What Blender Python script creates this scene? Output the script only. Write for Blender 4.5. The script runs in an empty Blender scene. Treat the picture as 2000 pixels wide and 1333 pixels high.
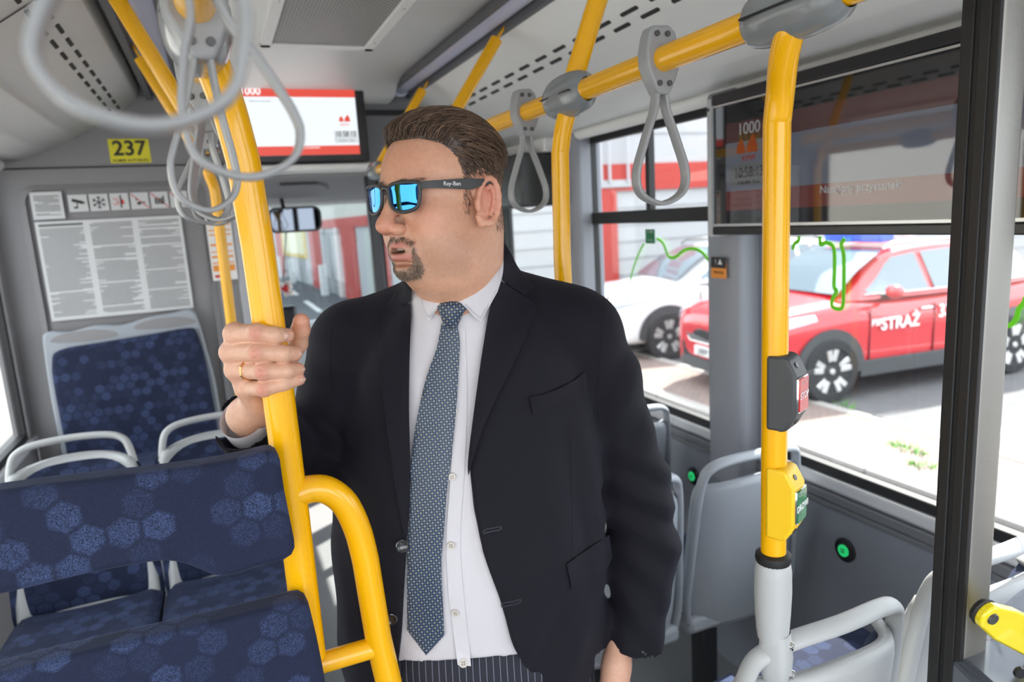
import bpy, bmesh, math, random
import numpy as np
from mathutils import Vector, Matrix
from mathutils.bvhtree import BVHTree

# ------------------------------------------------------------ camera, world, sun, exposure
SC = bpy.context.scene
COL = SC.collection
FPX = 1353.0
_f = np.array([-585., -208., FPX]); _f /= np.linalg.norm(_f)
_v = np.array([450., 7534., FPX]); _v -= _v.dot(_f) * _f; _v /= np.linalg.norm(_v)
_r = np.cross(_v, _f)
CM = np.array([_r, _f, -_v])                 # bus axes (X right, Y forward, Z up) from lens axes
EYE = np.array([0., 0., 1.62])
cam_d = bpy.data.cameras.new('camera'); cam = bpy.data.objects.new('camera', cam_d); COL.objects.link(cam)
cam_d.sensor_width = 36; cam_d.lens = FPX / 2000 * 36; cam_d.clip_start = 0.05; cam_d.clip_end = 300
cam.matrix_world = Matrix([[CM[i][0], -CM[i][1], -CM[i][2], EYE[i]] for i in range(3)] + [[0, 0, 0, 1]])
cam_d.dof.use_dof = True; cam_d.dof.focus_distance = 1.02; cam_d.dof.aperture_fstop = 4.0
SC.camera = cam
W = bpy.data.worlds.new('sky'); SC.world = W; W.use_nodes = True
_bg = W.node_tree.nodes['Background']
_bg.inputs[0].default_value = (0.90, 0.94, 1.0, 1); _bg.inputs[1].default_value = 4.0
sun_d = bpy.data.lights.new('sun', 'SUN'); sun_d.energy = 14; sun_d.angle = math.radians(0.6); sun_d.color = (1, .95, .87)
sun = bpy.data.objects.new('sun', sun_d); COL.objects.link(sun)
sun.rotation_euler = Vector((0.62, 0.42, 0.86)).to_track_quat('Z', 'Y').to_euler(); sun.location = (20, 24, 40)
SC.view_settings.view_transform = 'Standard'; SC.view_settings.look = 'None'
SC.view_settings.exposure = 0.15; SC.view_settings.gamma = 1; SC.view_settings.use_curve_mapping = False

def ray(px, py):
    return CM @ np.array([(px - 1000) / FPX, (py - 666.5) / FPX, 1.0])
WV = np.array([ray(1000, 666.5)[0], ray(1000, 666.5)[1], 0]); WV /= np.linalg.norm(WV)
UV = np.array([WV[1], -WV[0], 0]); ZV = np.array([0, 0, 1.])
def on(px, py, X=None, Y=None, Z=None, D=None):
    """the place in the bus that a measured point of the photograph has on a known plane"""
    d = ray(px, py)
    if X is not None: t = X / d[0]
    elif Y is not None: t = Y / d[1]
    elif Z is not None: t = (Z - 1.62) / d[2]
    else: t = D / d.dot(WV)
    return EYE + t * d

# ------------------------------------------------------------ materials
MATS = {}
def principled(m):
    return m.node_tree.nodes['Principled BSDF']
def mat(name, col=(.5, .5, .5), rough=.5, metal=0., spec=.5, coat=0., bump=None, noise=None, emis=None, sss=0.):
    if name in MATS: return MATS[name]
    m = bpy.data.materials.new(name); m.use_nodes = True; nt = m.node_tree; b = principled(m)
    b.inputs['Base Color'].default_value = (*col, 1); b.inputs['Roughness'].default_value = rough
    b.inputs['Metallic'].default_value = metal; b.inputs['Specular IOR Level'].default_value = spec
    b.inputs['Coat Weight'].default_value = coat
    if sss:
        b.inputs['Subsurface Weight'].default_value = sss; b.inputs['Subsurface Scale'].default_value = .01
        b.inputs['Subsurface Radius'].default_value = (1, .35, .2)
    if emis: b.inputs['Emission Color'].default_value = (*emis[0], 1); b.inputs['Emission Strength'].default_value = emis[1]
    tc = nt.nodes.new('ShaderNodeTexCoord')
    if noise:                                   # (scale, amount, colour2)
        n = nt.nodes.new('ShaderNodeTexNoise'); n.inputs['Scale'].default_value = noise[0]; n.inputs['Detail'].default_value = 6
        nt.links.new(tc.outputs['Object'], n.inputs['Vector'])
        mx = nt.nodes.new('ShaderNodeMix'); mx.data_type = 'RGBA'
        mx.inputs['A'].default_value = (*col, 1); mx.inputs['B'].default_value = (*noise[2], 1)
        mr = nt.nodes.new('ShaderNodeMapRange'); mr.inputs['From Min'].default_value = .35; mr.inputs['From Max'].default_value = .65
        mr.inputs['To Max'].default_value = noise[1]
        nt.links.new(n.outputs['Fac'], mr.inputs['Value']); nt.links.new(mr.outputs[0], mx.inputs['Factor'])
        nt.links.new(mx.outputs['Result'], b.inputs['Base Color'])
    if bump:                                    # (scale, strength)
        n = nt.nodes.new('ShaderNodeTexNoise'); n.inputs['Scale'].default_value = bump[0]; n.inputs['Detail'].default_value = 4
        nt.links.new(tc.outputs['Object'], n.inputs['Vector'])
        bp = nt.nodes.new('ShaderNodeBump'); bp.inputs['Strength'].default_value = bump[1]; bp.inputs['Distance'].default_value = .002
        nt.links.new(n.outputs['Fac'], bp.inputs['Height']); nt.links.new(bp.outputs[0], b.inputs['Normal'])
    MATS[name] = m
    return m
def glass(name, tint=(.95, .97, .97), refl=.08):
    if name in MATS: return MATS[name]
    m = bpy.data.materials.new(name); m.use_nodes = True; nt = m.node_tree; nt.nodes.remove(principled(m))
    out = nt.nodes['Material Output']; t = nt.nodes.new('ShaderNodeBsdfTransparent'); g = nt.nodes.new('ShaderNodeBsdfGlossy')
    t.inputs[0].default_value = (*tint, 1); g.inputs['Roughness'].default_value = .01
    fr = nt.nodes.new('ShaderNodeLayerWeight'); fr.inputs[0].default_value = .5
    pw = nt.nodes.new('ShaderNodeMath'); pw.operation = 'POWER'; pw.inputs[1].default_value = 5
    ml = nt.nodes.new('ShaderNodeMath'); ml.operation = 'MULTIPLY_ADD'; ml.inputs[1].default_value = .6; ml.inputs[2].default_value = refl / 2
    mx = nt.nodes.new('ShaderNodeMixShader')
    nt.links.new(fr.outputs['Facing'], pw.inputs[0]); nt.links.new(pw.outputs[0], ml.inputs[0]); nt.links.new(ml.outputs[0], mx.inputs[0])
    nt.links.new(t.outputs[0], mx.inputs[1]); nt.links.new(g.outputs[0], mx.inputs[2]); nt.links.new(mx.outputs[0], out.inputs[0])
    MATS[name] = m
    return m
def N(nt, typ, **kw):
    n = nt.nodes.new(typ)
    for k, v in kw.items(): setattr(n, k, v)
    return n

def fabric_hex():
    """navy transport plush with hexagon patches of lighter blue pile and a fine weave speckle"""
    if 'hex_plush' in MATS: return MATS['hex_plush']
    m = bpy.data.materials.new('hex_plush'); m.use_nodes = True; nt = m.node_tree; b = principled(m); L = nt.links.new
    tc = N(nt, 'ShaderNodeTexCoord'); sx = N(nt, 'ShaderNodeSeparateXYZ'); L(tc.outputs['Object'], sx.inputs[0])
    ad = N(nt, 'ShaderNodeMath', operation='ADD'); L(sx.outputs[1], ad.inputs[0]); L(sx.outputs[2], ad.inputs[1])
    cb = N(nt, 'ShaderNodeCombineXYZ'); L(sx.outputs[0], cb.inputs[0]); L(ad.outputs[0], cb.inputs[1])
    sc = N(nt, 'ShaderNodeVectorMath', operation='MULTIPLY'); L(cb.outputs[0], sc.inputs[0]); sc.inputs[1].default_value = (26, 26, 0)
    S = (1, 1.7320508, 1)
    def cell(off):
        o = N(nt, 'ShaderNodeVectorMath', operation='ADD'); L(sc.outputs[0], o.inputs[0]); o.inputs[1].default_value = (50 + off[0], 50 * 1.7320508 + off[1], 0)
        w = N(nt, 'ShaderNodeVectorMath', operation='WRAP'); L(o.outputs[0], w.inputs[0]); w.inputs[1].default_value = (.5, S[1] / 2, 1); w.inputs[2].default_value = (-.5, -S[1] / 2, -1)
        l = N(nt, 'ShaderNodeVectorMath', operation='LENGTH'); L(w.outputs[0], l.inputs[0])
        return w, l
    wa, la = cell((0, 0)); wb, lb = cell((.5, S[1] / 2))
    lt = N(nt, 'ShaderNodeMath', operation='LESS_THAN'); L(la.outputs['Value'], lt.inputs[0]); L(lb.outputs['Value'], lt.inputs[1])
    mv = N(nt, 'ShaderNodeMix', data_type='VECTOR'); L(lt.outputs[0], mv.inputs['Factor'])
    L(wb.outputs[0], mv.inputs['A']); L(wa.outputs[0], mv.inputs['B'])
    idv = N(nt, 'ShaderNodeVectorMath', operation='SUBTRACT'); L(sc.outputs[0], idv.inputs[0]); L(mv.outputs['Result'], idv.inputs[1])
    sn = N(nt, 'ShaderNodeVectorMath', operation='SNAP'); L(idv.outputs[0], sn.inputs[0]); sn.inputs[1].default_value = (.25, .25, 1)
    adj = N(nt, 'ShaderNodeVectorMath', operation='ADD'); L(idv.outputs[0], adj.inputs[0]); adj.inputs[1].default_value = (.1, .13, 0)
    L(adj.outputs[0], sn.inputs[0])
    wn = N(nt, 'ShaderNodeTexWhiteNoise', noise_dimensions='2D'); L(sn.outputs[0], wn.inputs[0])
    lvl = N(nt, 'ShaderNodeMapRange'); L(wn.outputs[0], lvl.inputs[0]); lvl.inputs['From Min'].default_value = .30; lvl.inputs['From Max'].default_value = 1
    # hexagon distance: patch fades slightly before its edge
    ab = N(nt, 'ShaderNodeVectorMath', operation='ABSOLUTE'); L(mv.outputs['Result'], ab.inputs[0])
    dt = N(nt, 'ShaderNodeVectorMath', operation='DOT_PRODUCT'); L(ab.outputs[0], dt.inputs[0]); dt.inputs[1].default_value = (.5, .8660254, 0)
    sa = N(nt, 'ShaderNodeSeparateXYZ'); L(ab.outputs[0], sa.inputs[0])
    hd = N(nt, 'ShaderNodeMath', operation='MAXIMUM'); L(dt.outputs['Value'], hd.inputs[0]); L(sa.outputs[0], hd.inputs[1])
    ed = N(nt, 'ShaderNodeMapRange'); L(hd.outputs[0], ed.inputs[0]); ed.inputs['From Min'].default_value = .5; ed.inputs['From Max'].default_value = .38
    sp = N(nt, 'ShaderNodeTexNoise'); L(tc.outputs['Object'], sp.inputs['Vector']); sp.inputs['Scale'].default_value = 1000; sp.inputs['Detail'].default_value = 2
    spr = N(nt, 'ShaderNodeMapRange'); L(sp.outputs[0], spr.inputs[0]); spr.inputs['From Min'].default_value = .42; spr.inputs['From Max'].default_value = .62
    m1 = N(nt, 'ShaderNodeMath', operation='MULTIPLY'); L(lvl.outputs[0], m1.inputs[0]); L(ed.outputs[0], m1.inputs[1])
    m2 = N(nt, 'ShaderNodeMath', operation='MULTIPLY'); L(m1.outputs[0], m2.inputs[0]); L(spr.outputs[0], m2.inputs[1])
    fl = N(nt, 'ShaderNodeMath', operation='MULTIPLY_ADD'); L(spr.outputs[0], fl.inputs[0]); fl.inputs[1].default_value = .10; L(m2.outputs[0], fl.inputs[2]); fl.use_clamp = True
    mx = N(nt, 'ShaderNodeMix', data_type='RGBA'); L(fl.outputs[0], mx.inputs['Factor'])
    mx.inputs['A'].default_value = (.0015, .0055, .029, 1); mx.inputs['B'].default_value = (.055, .085, .20, 1)
    L(mx.outputs['Result'], b.inputs['Base Color']); b.inputs['Roughness'].default_value = .85
    b.inputs['Sheen Weight'].default_value = .08; b.inputs['Sheen Tint'].default_value = (.45, .6, 1, 1); b.inputs['Sheen Roughness'].default_value = .4
    bp = N(nt, 'ShaderNodeBump'); bp.inputs['Strength'].default_value = .5; bp.inputs['Distance'].default_value = .001
    L(sp.outputs[0], bp.inputs['Height']); L(bp.outputs[0], b.inputs['Normal'])
    MATS['hex_plush'] = m
    return m

YEL = mat('yellow_powder_coat', (.93, .46, .0015), .2, coat=.15, spec=.5)
YELP = mat('yellow_plastic', (.92, .56, .01), .4)
GREY = mat('mid_grey_plastic', (.26, .275, .295), .42, bump=(600, .15))
LGREY = mat('light_grey_plastic', (.47, .48, .48), .42, bump=(500, .1))
STRAPM = mat('strap_grey_plastic', (.32, .325, .33), .36)
WALLG = mat('wall_panel_grey', (.255, .245, .25), .55, bump=(900, .2))
WALLB = mat('wall_panel_bluegrey', (.235, .25, .285), .5, bump=(900, .2))
CEIL = mat('ceiling_panel_white', (.86, .86, .84), .45, bump=(400, .1))
COVE = mat('cove_lens_lilac', (.66, .68, .86), .25)
RUBBER = mat('black_rubber', (.012, .012, .013), .55)
BLACK = mat('black_plastic', (.015, .015, .017), .3)
DARKG = mat('charcoal_plastic', (.055, .057, .06), .45, bump=(700, .2))
ALU = mat('brushed_aluminium', (.62, .62, .62), .3, metal=.8, bump=(300, .05))
CHROME = mat('chrome', (.8, .8, .8), .12, metal=1)
STEEL = mat('dark_steel', (.10, .10, .10), .4, metal=.5)
FLOORM = mat('floor_vinyl_speckled', (.16, .165, .17), .6, noise=(500, .6, (.32, .32, .33)))
GLASS = glass('window_glass')
WHITE = mat('white_print', (.8, .8, .8), .5)
BLK = mat('black_print', (.02, .02, .02), .6)
REDP = mat('red_print', (.62, .03, .025), .5)
HEXF = fabric_hex()

# ------------------------------------------------------------ mesh builder
def nrm(v):
    v = np.asarray(v, float); return v / (np.linalg.norm(v) + 1e-12)
class G:
    """collects shapes in bus coordinates and links them as one mesh"""
    def __init__(s): s.v = []; s.f = []; s.m = []; s.cur = 0; s.uv = None
    def add(s, V, Fs):
        o = len(s.v); s.v += [tuple(map(float, p)) for p in V]; s.f += [tuple(i + o for i in f) for f in Fs]; s.m += [s.cur] * len(Fs)
        return s
    def box(s, lo, hi, R=None, piv=None):
        x0, y0, z0 = lo; x1, y1, z1 = hi
        V = [(x0, y0, z0), (x1, y0, z0), (x1, y1, z0), (x0, y1, z0), (x0, y0, z1), (x1, y0, z1), (x1, y1, z1), (x0, y1, z1)]
        if R is not None:
            p = np.array(piv if piv is not None else [(a + b) / 2 for a, b in zip(lo, hi)]); V = [tuple(R @ (np.array(q) - p) + p) for q in V]
        return s.add(V, [(0, 3, 2, 1), (4, 5, 6, 7), (0, 1, 5, 4), (1, 2, 6, 5), (2, 3, 7, 6), (3, 0, 4, 7)])
    def sweep(s, path, prof, up=(0, 0, 1), closed=False, caps=True, scales=None):
        """profile (2D points) swept along a path with parallel transport"""
        P = [np.array(p, float) for p in path]; n = len(P); k = len(prof); V = []; prev = None
        for i, p in enumerate(P):
            if closed: t = nrm(P[(i + 1) % n] - P[i - 1])
            else: t = nrm(P[min(i + 1, n - 1)] - P[max(i - 1, 0)])
            if prev is None:
                a = np.array(up, float); a = a - a.dot(t) * t
                if np.linalg.norm(a) < 1e-4: a = np.array([1., 0, 0]) - t[0] * t
                a = nrm(a)
            else: a = nrm(prev - prev.dot(t) * t)
            prev = a; b = np.cross(t, a); sc = 1 if scales is None else scales[i]
            V += [p + a * q[0] * sc + b * q[1] * sc for q in prof]
        Fs = []
        for i in range(n if closed else n - 1):
            j = (i + 1) % n
            for c in range(k):
                d = (c + 1) % k; Fs.append((i * k + c, i * k + d, j * k + d, j * k + c))
        if caps and not closed: Fs += [tuple(range(k - 1, -1, -1)), tuple((n - 1) * k + c for c in range(k))]
        return s.add(V, Fs)
    def tube(s, path, r, n=14, closed=False, caps=True, scales=None, up=(0, 0, 1)):
        return s.sweep(path, [(r * math.cos(2 * math.pi * i / n), r * math.sin(2 * math.pi * i / n)) for i in range(n)], up, closed, caps, scales)
    def lathe(s, prof, c, axis=(0, 0, 1), n=24):
        """prof: (radius, height) pairs"""
        ax = nrm(axis); a = nrm(np.cross(ax, (0, 1, 0) if abs(ax[1]) < .9 else (1, 0, 0))); b = np.cross(ax, a); V = []; k = len(prof)
        for i in range(n):
            t = 2 * math.pi * i / n
            V += [np.array(c) + (a * math.cos(t) + b * math.sin(t)) * r + ax * h for r, h in prof]
        Fs = [(i * k + j, ((i + 1) % n) * k + j, ((i + 1) % n) * k + j + 1, i * k + j + 1) for i in range(n) for j in range(k - 1)]
        if prof[0][0] > 1e-6: Fs.append(tuple(i * k for i in range(n - 1, -1, -1)))
        if prof[-1][0] > 1e-6: Fs.append(tuple(i * k + k - 1 for i in range(n)))
        return s.add(V, Fs)
    def prism(s, poly, fn0, fn1):
        """polygon (2D) between two placing functions"""
        k = len(poly); V = [fn0(*p) for p in poly] + [fn1(*p) for p in poly]
        return s.add(V, [tuple(range(k - 1, -1, -1)), tuple(range(k, 2 * k))] + [(i, (i + 1) % k, k + (i + 1) % k, k + i) for i in range(k)])
    def grid(s, rows, closed=False):
        n = len(rows); k = len(rows[0]); V = [p for r in rows for p in r]
        return s.add(V, [(i * k + j, i * k + (j + 1) % k, (i + 1) * k + (j + 1) % k, (i + 1) * k + j) for i in range(n - 1) for j in range(k if closed else k - 1)])
    def ball(s, c, r, n=12, m=8):
        r = (r, r, r) if not hasattr(r, '__len__') else r
        rows = [[(c[0] + r[0] * math.sin(math.pi * i / m) * math.cos(2 * math.pi * j / n), c[1] + r[1] * math.sin(math.pi * i / m) * math.sin(2 * math.pi * j / n), c[2] + r[2] * math.cos(math.pi * i / m)) for j in range(n)] for i in range(m + 1)]
        return s.grid(rows, True)
    def xf(s, fn):
        s.v = [tuple(fn(np.array(p))) for p in s.v]; return s
    def build(s, name, mats, parent=None, **kw):
        return mesh(name, s.v, s.f, mats, parent, midx=s.m, **kw)

def tag(o, label=None, cat=None, group=None, kind=None):
    if label: o['label'] = label
    if cat: o['category'] = cat
    if group: o['group'] = group
    if kind: o['kind'] = kind
    return o
def empty(name, loc, label=None, cat=None, group=None, kind=None):
    o = bpy.data.objects.new(name, None); COL.objects.link(o); o.location = loc; o.empty_display_size = .05
    o.matrix_world = Matrix.Translation(loc)
    return tag(o, label, cat, group, kind)
def origin_of(o):
    return Vector(o['_org']) if '_org' in o else o.location
def mesh(name, V, Fs, mats, parent=None, midx=None, smooth=40, bevel=0, subsurf=0, solid=0, label=None, cat=None, group=None, kind=None, recalc=True, uv=None, seg=2):
    V = np.asarray(V, float).reshape(-1, 3); c = (V.min(0) + V.max(0)) / 2
    if parent is None: c[2] = V[:, 2].min()
    me = bpy.data.meshes.new(name); me.from_pydata([tuple(p) for p in (V - c)], [], [tuple(f) for f in Fs])
    if recalc:
        bm = bmesh.new(); bm.from_mesh(me)
        bmesh.ops.remove_doubles(bm, verts=bm.verts, dist=1e-6) if uv is None and subsurf == -1 else None
        bmesh.ops.recalc_face_normals(bm, faces=bm.faces); bm.to_mesh(me); bm.free()
    for m in (mats if isinstance(mats, (list, tuple)) else [mats]): me.materials.append(m)
    if midx is not None and len(me.materials) > 1 and len(midx) == len(me.polygons): me.polygons.foreach_set('material_index', midx)
    if uv is not None:
        ul = me.uv_layers.new(name='UVMap'); idx = np.empty(len(me.loops), int); me.loops.foreach_get('vertex_index', idx)
        ul.data.foreach_set('uv', np.asarray(uv, float)[idx].ravel())
    if smooth:
        me.polygons.foreach_set('use_smooth', [True] * len(me.polygons))
        if smooth < 180: me.set_sharp_from_angle(angle=math.radians(smooth))
    o = bpy.data.objects.new(name, me); COL.objects.link(o)
    if parent is not None:
        o.parent = parent; pw = Vector((0, 0, 0)); q = parent
        while q is not None: pw += q.location; q = q.parent
        o.location = Vector(c) - pw
    else: o.location = c
    if bevel:
        b = o.modifiers.new('bevel', 'BEVEL'); b.width = bevel; b.segments = seg; b.limit_method = 'ANGLE'; b.angle_limit = math.radians(40)
    if solid: 
        b = o.modifiers.new('solid', 'SOLIDIFY'); b.thickness = solid; b.offset = 0
    if subsurf > 0:
        b = o.modifiers.new('sub', 'SUBSURF'); b.levels = subsurf; b.render_levels = subsurf
    return tag(o, label, cat, group, kind)
def text(name, body, size, origin, xdir, ydir, m, parent=None, depth=.0005, align='CENTER', weight=0., xscale=1., **kw):
    """lettering as a thin font solid; xdir reads left to right, ydir is up"""
    cu = bpy.data.curves.new(name, 'FONT'); cu.body = body; cu.size = size; cu.extrude = depth; cu.align_x = align; cu.align_y = 'CENTER'; cu.offset = weight
    cu.materials.append(m); tmp = bpy.data.objects.new(name, cu); COL.objects.link(tmp)
    dg = bpy.context.evaluated_depsgraph_get(); me = bpy.data.meshes.new_from_object(tmp.evaluated_get(dg)); bpy.data.objects.remove(tmp)
    x = nrm(xdir); y = np.array(ydir, float); y = nrm(y - y.dot(x) * x); z = np.cross(x, y)
    V = np.empty(len(me.vertices) * 3); me.vertices.foreach_get('co', V); V = V.reshape(-1, 3)
    Wd = np.array(origin) + V[:, :1] * x * xscale + V[:, 1:2] * y + V[:, 2:3] * z
    Fs = [tuple(p.vertices) for p in me.polygons]; bpy.data.meshes.remove(me); bpy.data.curves.remove(cu)
    return mesh(name, Wd, Fs, m, parent, smooth=0, **kw)
def copy_tree(o, parent=None, loc=None, label=None, group=None):
    c = o.copy(); COL.objects.link(c)
    if parent is not None: c.parent = parent
    if loc is not None: c.location = loc
    if label: c['label'] = label
    if group: c['group'] = group
    for ch in list(o.children): copy_tree(ch, c)
    return c
def arc(p0, p1, p2, n=8):
    """rounded corner: quadratic curve from p0 to p2 bent towards p1"""
    p0, p1, p2 = map(np.array, (p0, p1, p2))
    return [tuple((1 - t) ** 2 * p0 + 2 * t * (1 - t) * p1 + t * t * p2) for t in np.linspace(0, 1, n)]
def catmull(P, n=6, closed=False):
    P = [np.array(p, float) for p in P]; k = len(P); out = []
    for i in range(k if closed else k - 1):
        a, b, c, d = (P[(i - 1) % k], P[i], P[(i + 1) % k], P[(i + 2) % k]) if closed else (P[max(i - 1, 0)], P[i], P[i + 1], P[min(i + 2, k - 1)])
        for t in np.arange(n) / n:
            out.append(.5 * ((2 * b) + (-a + c) * t + (2 * a - 5 * b + 4 * c - d) * t * t + (-a + 3 * b - 3 * c + d) * t ** 3))
    if not closed: out.append(P[-1])
    return out
def rrect(w, h, r, n=4, cx=0, cy=0):
    out = []
    for sx, sy, a0 in ((1, 1, 0), (-1, 1, 90), (-1, -1, 180), (1, -1, 270)):
        for i in range(n + 1):
            a = math.radians(a0 + 90 * i / n); out.append((cx + sx * (w / 2 - r) + r * math.cos(a), cy + sy * (h / 2 - r) + r * math.sin(a)))
    return out
# ============================================================ the bus body
XL, XR = -.80, 1.52
YB, YF = -1.6, 5.2                       # open rear end behind the photographer, windscreen
def st(o): o['kind'] = 'structure'; return o
g = G().box((XL, YB, -.06), (XR, YF, 0)); st(g.build('floor', FLOORM, smooth=0))
g = G().box((XL, .60, .001), (.10, 3.44, .20)); st(g.build('trim_1', mat('podium_vinyl', (.10, .10, .11), .6, noise=(500, .5, (.2, .2, .2))), bevel=.01))
# ceiling: centre panel with a raised rim, curved down above the windscreen
g = G()
prof = [(YB, 2.25), (2.95, 2.25), (3.08, 2.245), (3.16, 2.225), (3.22, 2.19), (3.30, 2.18), (5.2, 2.18)]
g.grid([[(x, y, z) for y, z in prof] for x in (-.045, .835)]); g.grid([[(x, y, 2.32) for y, z in prof] for x in (-.045, .835)])
ceil = st(g.build('ceiling', CEIL, smooth=60, solid=.004))
# perforated air outlet panel in the ceiling
perf = bpy.data.materials.new('perforated_sheet'); perf.use_nodes = True; nt = perf.node_tree; b = principled(perf)
tc = N(nt, 'ShaderNodeTexCoord'); vm = N(nt, 'ShaderNodeVectorMath', operation='MULTIPLY'); nt.links.new(tc.outputs['Object'], vm.inputs[0]); vm.inputs[1].default_value = (70, 70, 0)
rt = N(nt, 'ShaderNodeVectorRotate'); nt.links.new(vm.outputs[0], rt.inputs[0]); rt.inputs['Angle'].default_value = .785
vo = N(nt, 'ShaderNodeTexVoronoi', voronoi_dimensions='2D'); nt.links.new(rt.outputs[0], vo.inputs[0]); vo.inputs['Scale'].default_value = 1; vo.inputs['Randomness'].default_value = 0
lt = N(nt, 'ShaderNodeMath', operation='LESS_THAN'); nt.links.new(vo.outputs['Distance'], lt.inputs[0]); lt.inputs[1].default_value = .34
mx = N(nt, 'ShaderNodeMix', data_type='RGBA'); nt.links.new(lt.outputs[0], mx.inputs['Factor']); mx.inputs['A'].default_value = (.46, .45, .43, 1); mx.inputs['B'].default_value = (.07, .065, .06, 1)
nt.links.new(mx.outputs['Result'], b.inputs['Base Color']); b.inputs['Roughness'].default_value = .5
vent = empty('air_outlet', (.42, 2.0, 2.247), 'rectangular perforated grey air outlet panel set in the white ceiling', 'vent')
G().box((.262, 1.35, 2.243), (.575, 2.58, 2.2475)).build('perforated_sheet', perf, vent, smooth=0)
g = G()
for lo, hi in (((.225, 1.30, 2.236), (.262, 2.62, 2.25)), ((.575, 1.30, 2.236), (.612, 2.62, 2.25)), ((.225, 2.58, 2.236), (.612, 2.62, 2.25))): g.box(lo, hi)
g.build('frame', CEIL, vent, bevel=.004)
for x in (.243, .594):
    for y in (1.7, 2.1, 2.5): G().lathe([(0, -.002), (.005, -.002), (.006, 0)], (x, y, 2.236), n=10).build('screw', ALU, vent)
# duct panels along both sides (mirror images), their profile from cove to window head
DP = [(1.522, 1.962), (1.40, 1.967), (1.375, 1.972), (1.33, 1.988), (1.315, 1.992), (1.30, 2.003), (1.21, 2.038), (1.195, 2.042), (1.185, 2.055), (1.11, 2.088), (1.004, 2.161), (.945, 2.206), (.938, 2.24), (.93, 2.262)]
for sgn, yend, nm in ((1, 5.2, 'trim_2'), (-1, 3.44, 'trim_3')):
    mxf = (lambda x: x) if sgn > 0 else (lambda x: .74 - x - .02)
    g = G(); pts = [(mxf(x), z) for x, z in DP]
    if sgn < 0: pts[0] = (XL, 1.962)
    out = [(x, z + .02) for x, z in pts]
    g.grid([[(x, y, z) for x, z in pts] for y in (YB, 1.22, 1.2235, yend)])
    g.grid([[(x, y, 2.31) for x, z in pts] for y in (YB, yend)])
    g.box((min(mxf(1.522), XL if sgn < 0 else 9), YB, 1.93), (max(mxf(1.40), 1.522 if sgn > 0 else -9), yend, 1.962)) if 0 else None
    duct = st(g.build(nm, CEIL, smooth=25, solid=.003))
    if sgn < 0:
        jl = G().tube([(-.47, YB, 2.030), (-.47, 1.9, 2.030)], .0015, 6).build('panel_joint', DARKG, duct); jl2 = G().tube([(mxf(a), 1.9, b - .004) for a, b in DP[5:11]], .0015, 6).build('panel_joint', DARKG, duct)
    # vent slots: two staggered rows of dark openings
    s = G()
    for row, (t0, off) in enumerate(((.25, 0), (.50, .055)) if sgn > 0 else ((.66, 0), (.93, .055))):
        (xa, za), (xb, zb) = (mxf(1.11), 2.088), (mxf(1.004), 2.161)
        cx, cz = xa + (xb - xa) * t0, za + (zb - za) * t0; tx, tz = nrm((xb - xa, zb - za)); nx_, nz_ = (tz, -tx) if sgn < 0 else (-tz, tx)
        if nz_ > 0: nx_, nz_ = -nx_, -nz_
        y = YB + off
        while y < yend - .1:
            base = np.array([cx, 0, cz]); nv = np.array([nx_, 0, nz_]); tv = np.array([tx, 0, tz])
            for poly in [rrect(.078, .0115, .004, 2)]:
                s.prism(poly, lambda a, b_: base + nv * .0035 + tv * b_ + np.array([0, y + a, 0]), lambda a, b_: base - nv * .012 + tv * b_ + np.array([0, y + a, 0]))
            y += .132
    sl = s.build('vent_slot', BLK, duct, smooth=0)
    # LED cove lens, convex, with dark edge channels
    g = G(); n = 9; rows = []
    x0, x1 = (.845, .925) if sgn > 0 else (-.055, -.165)
    for y in (YB, 3.30 if sgn > 0 else 3.44):
        rows.append([(x0 + (x1 - x0) * i / (n - 1), y, 2.236 - .022 * math.sin(math.pi * i / (n - 1)) - .008 * i / (n - 1)) for i in range(n)])
    g.grid(rows); cl = empty('strip_light', (x0, 1, 2.236), 'long lilac diffuser strip running beside the %s duct of the ceiling' % ('window-side vent' if sgn > 0 else 'driver-side vent'), 'light')
    g.build('diffuser', COVE, cl, solid=.002)
    g = G()
    for xx in (x0, x1): g.box((xx - .008, YB, 2.222), (xx + .008, 3.30 if sgn > 0 else 3.44, 2.25))
    g.build('channel', mat('channel_dark', (.10, .10, .11), .4), cl)
    if sgn > 0:
        g = G(); g.ball((.885, 3.31, 2.232), (.045, .03, .03)); g.build('end_cap', COVE, cl)
# crease rubber along right duct edge and rounded aluminium-look lip above the windows
g = G().tube([(1.475, YB, 1.945), (1.475, 5.2, 1.945)], .022, 12); st(g.build('trim_4', CEIL))
g = G().tube([(XL + .045, YB, 1.945), (XL + .045, 3.44, 1.945)], .022, 12); st(g.build('trim_5', CEIL))
for y in (.75, 1.45, 2.05, 2.6): G().lathe([(0, -.004), (.012, -.004), (.014, 0), (.014, .006)], (1.36, y, 1.985), n=12).build('screw_cover', mat('screw_cover', (.33, .33, .33), .5), bpy.data.objects['trim_2'])

g = G().box((XL - .08, YB, 2.30), (XR + .08, 5.3, 2.36)); st(g.build('roof', WALLG, smooth=0))
g = G().box((1.44, 2.88, -.05), (1.60, 4.45, .05)); st(g.build('trim_18', DARKG, smooth=0))
g = G().box((-.185, YB, 2.20), (-.165, 3.44, 2.31)); g.box((.925, YB, 2.20), (.945, 3.4, 2.31)); st(g.build('trim_19', mat('channel_dark', (.10, .10, .11), .4), smooth=0))
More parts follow.
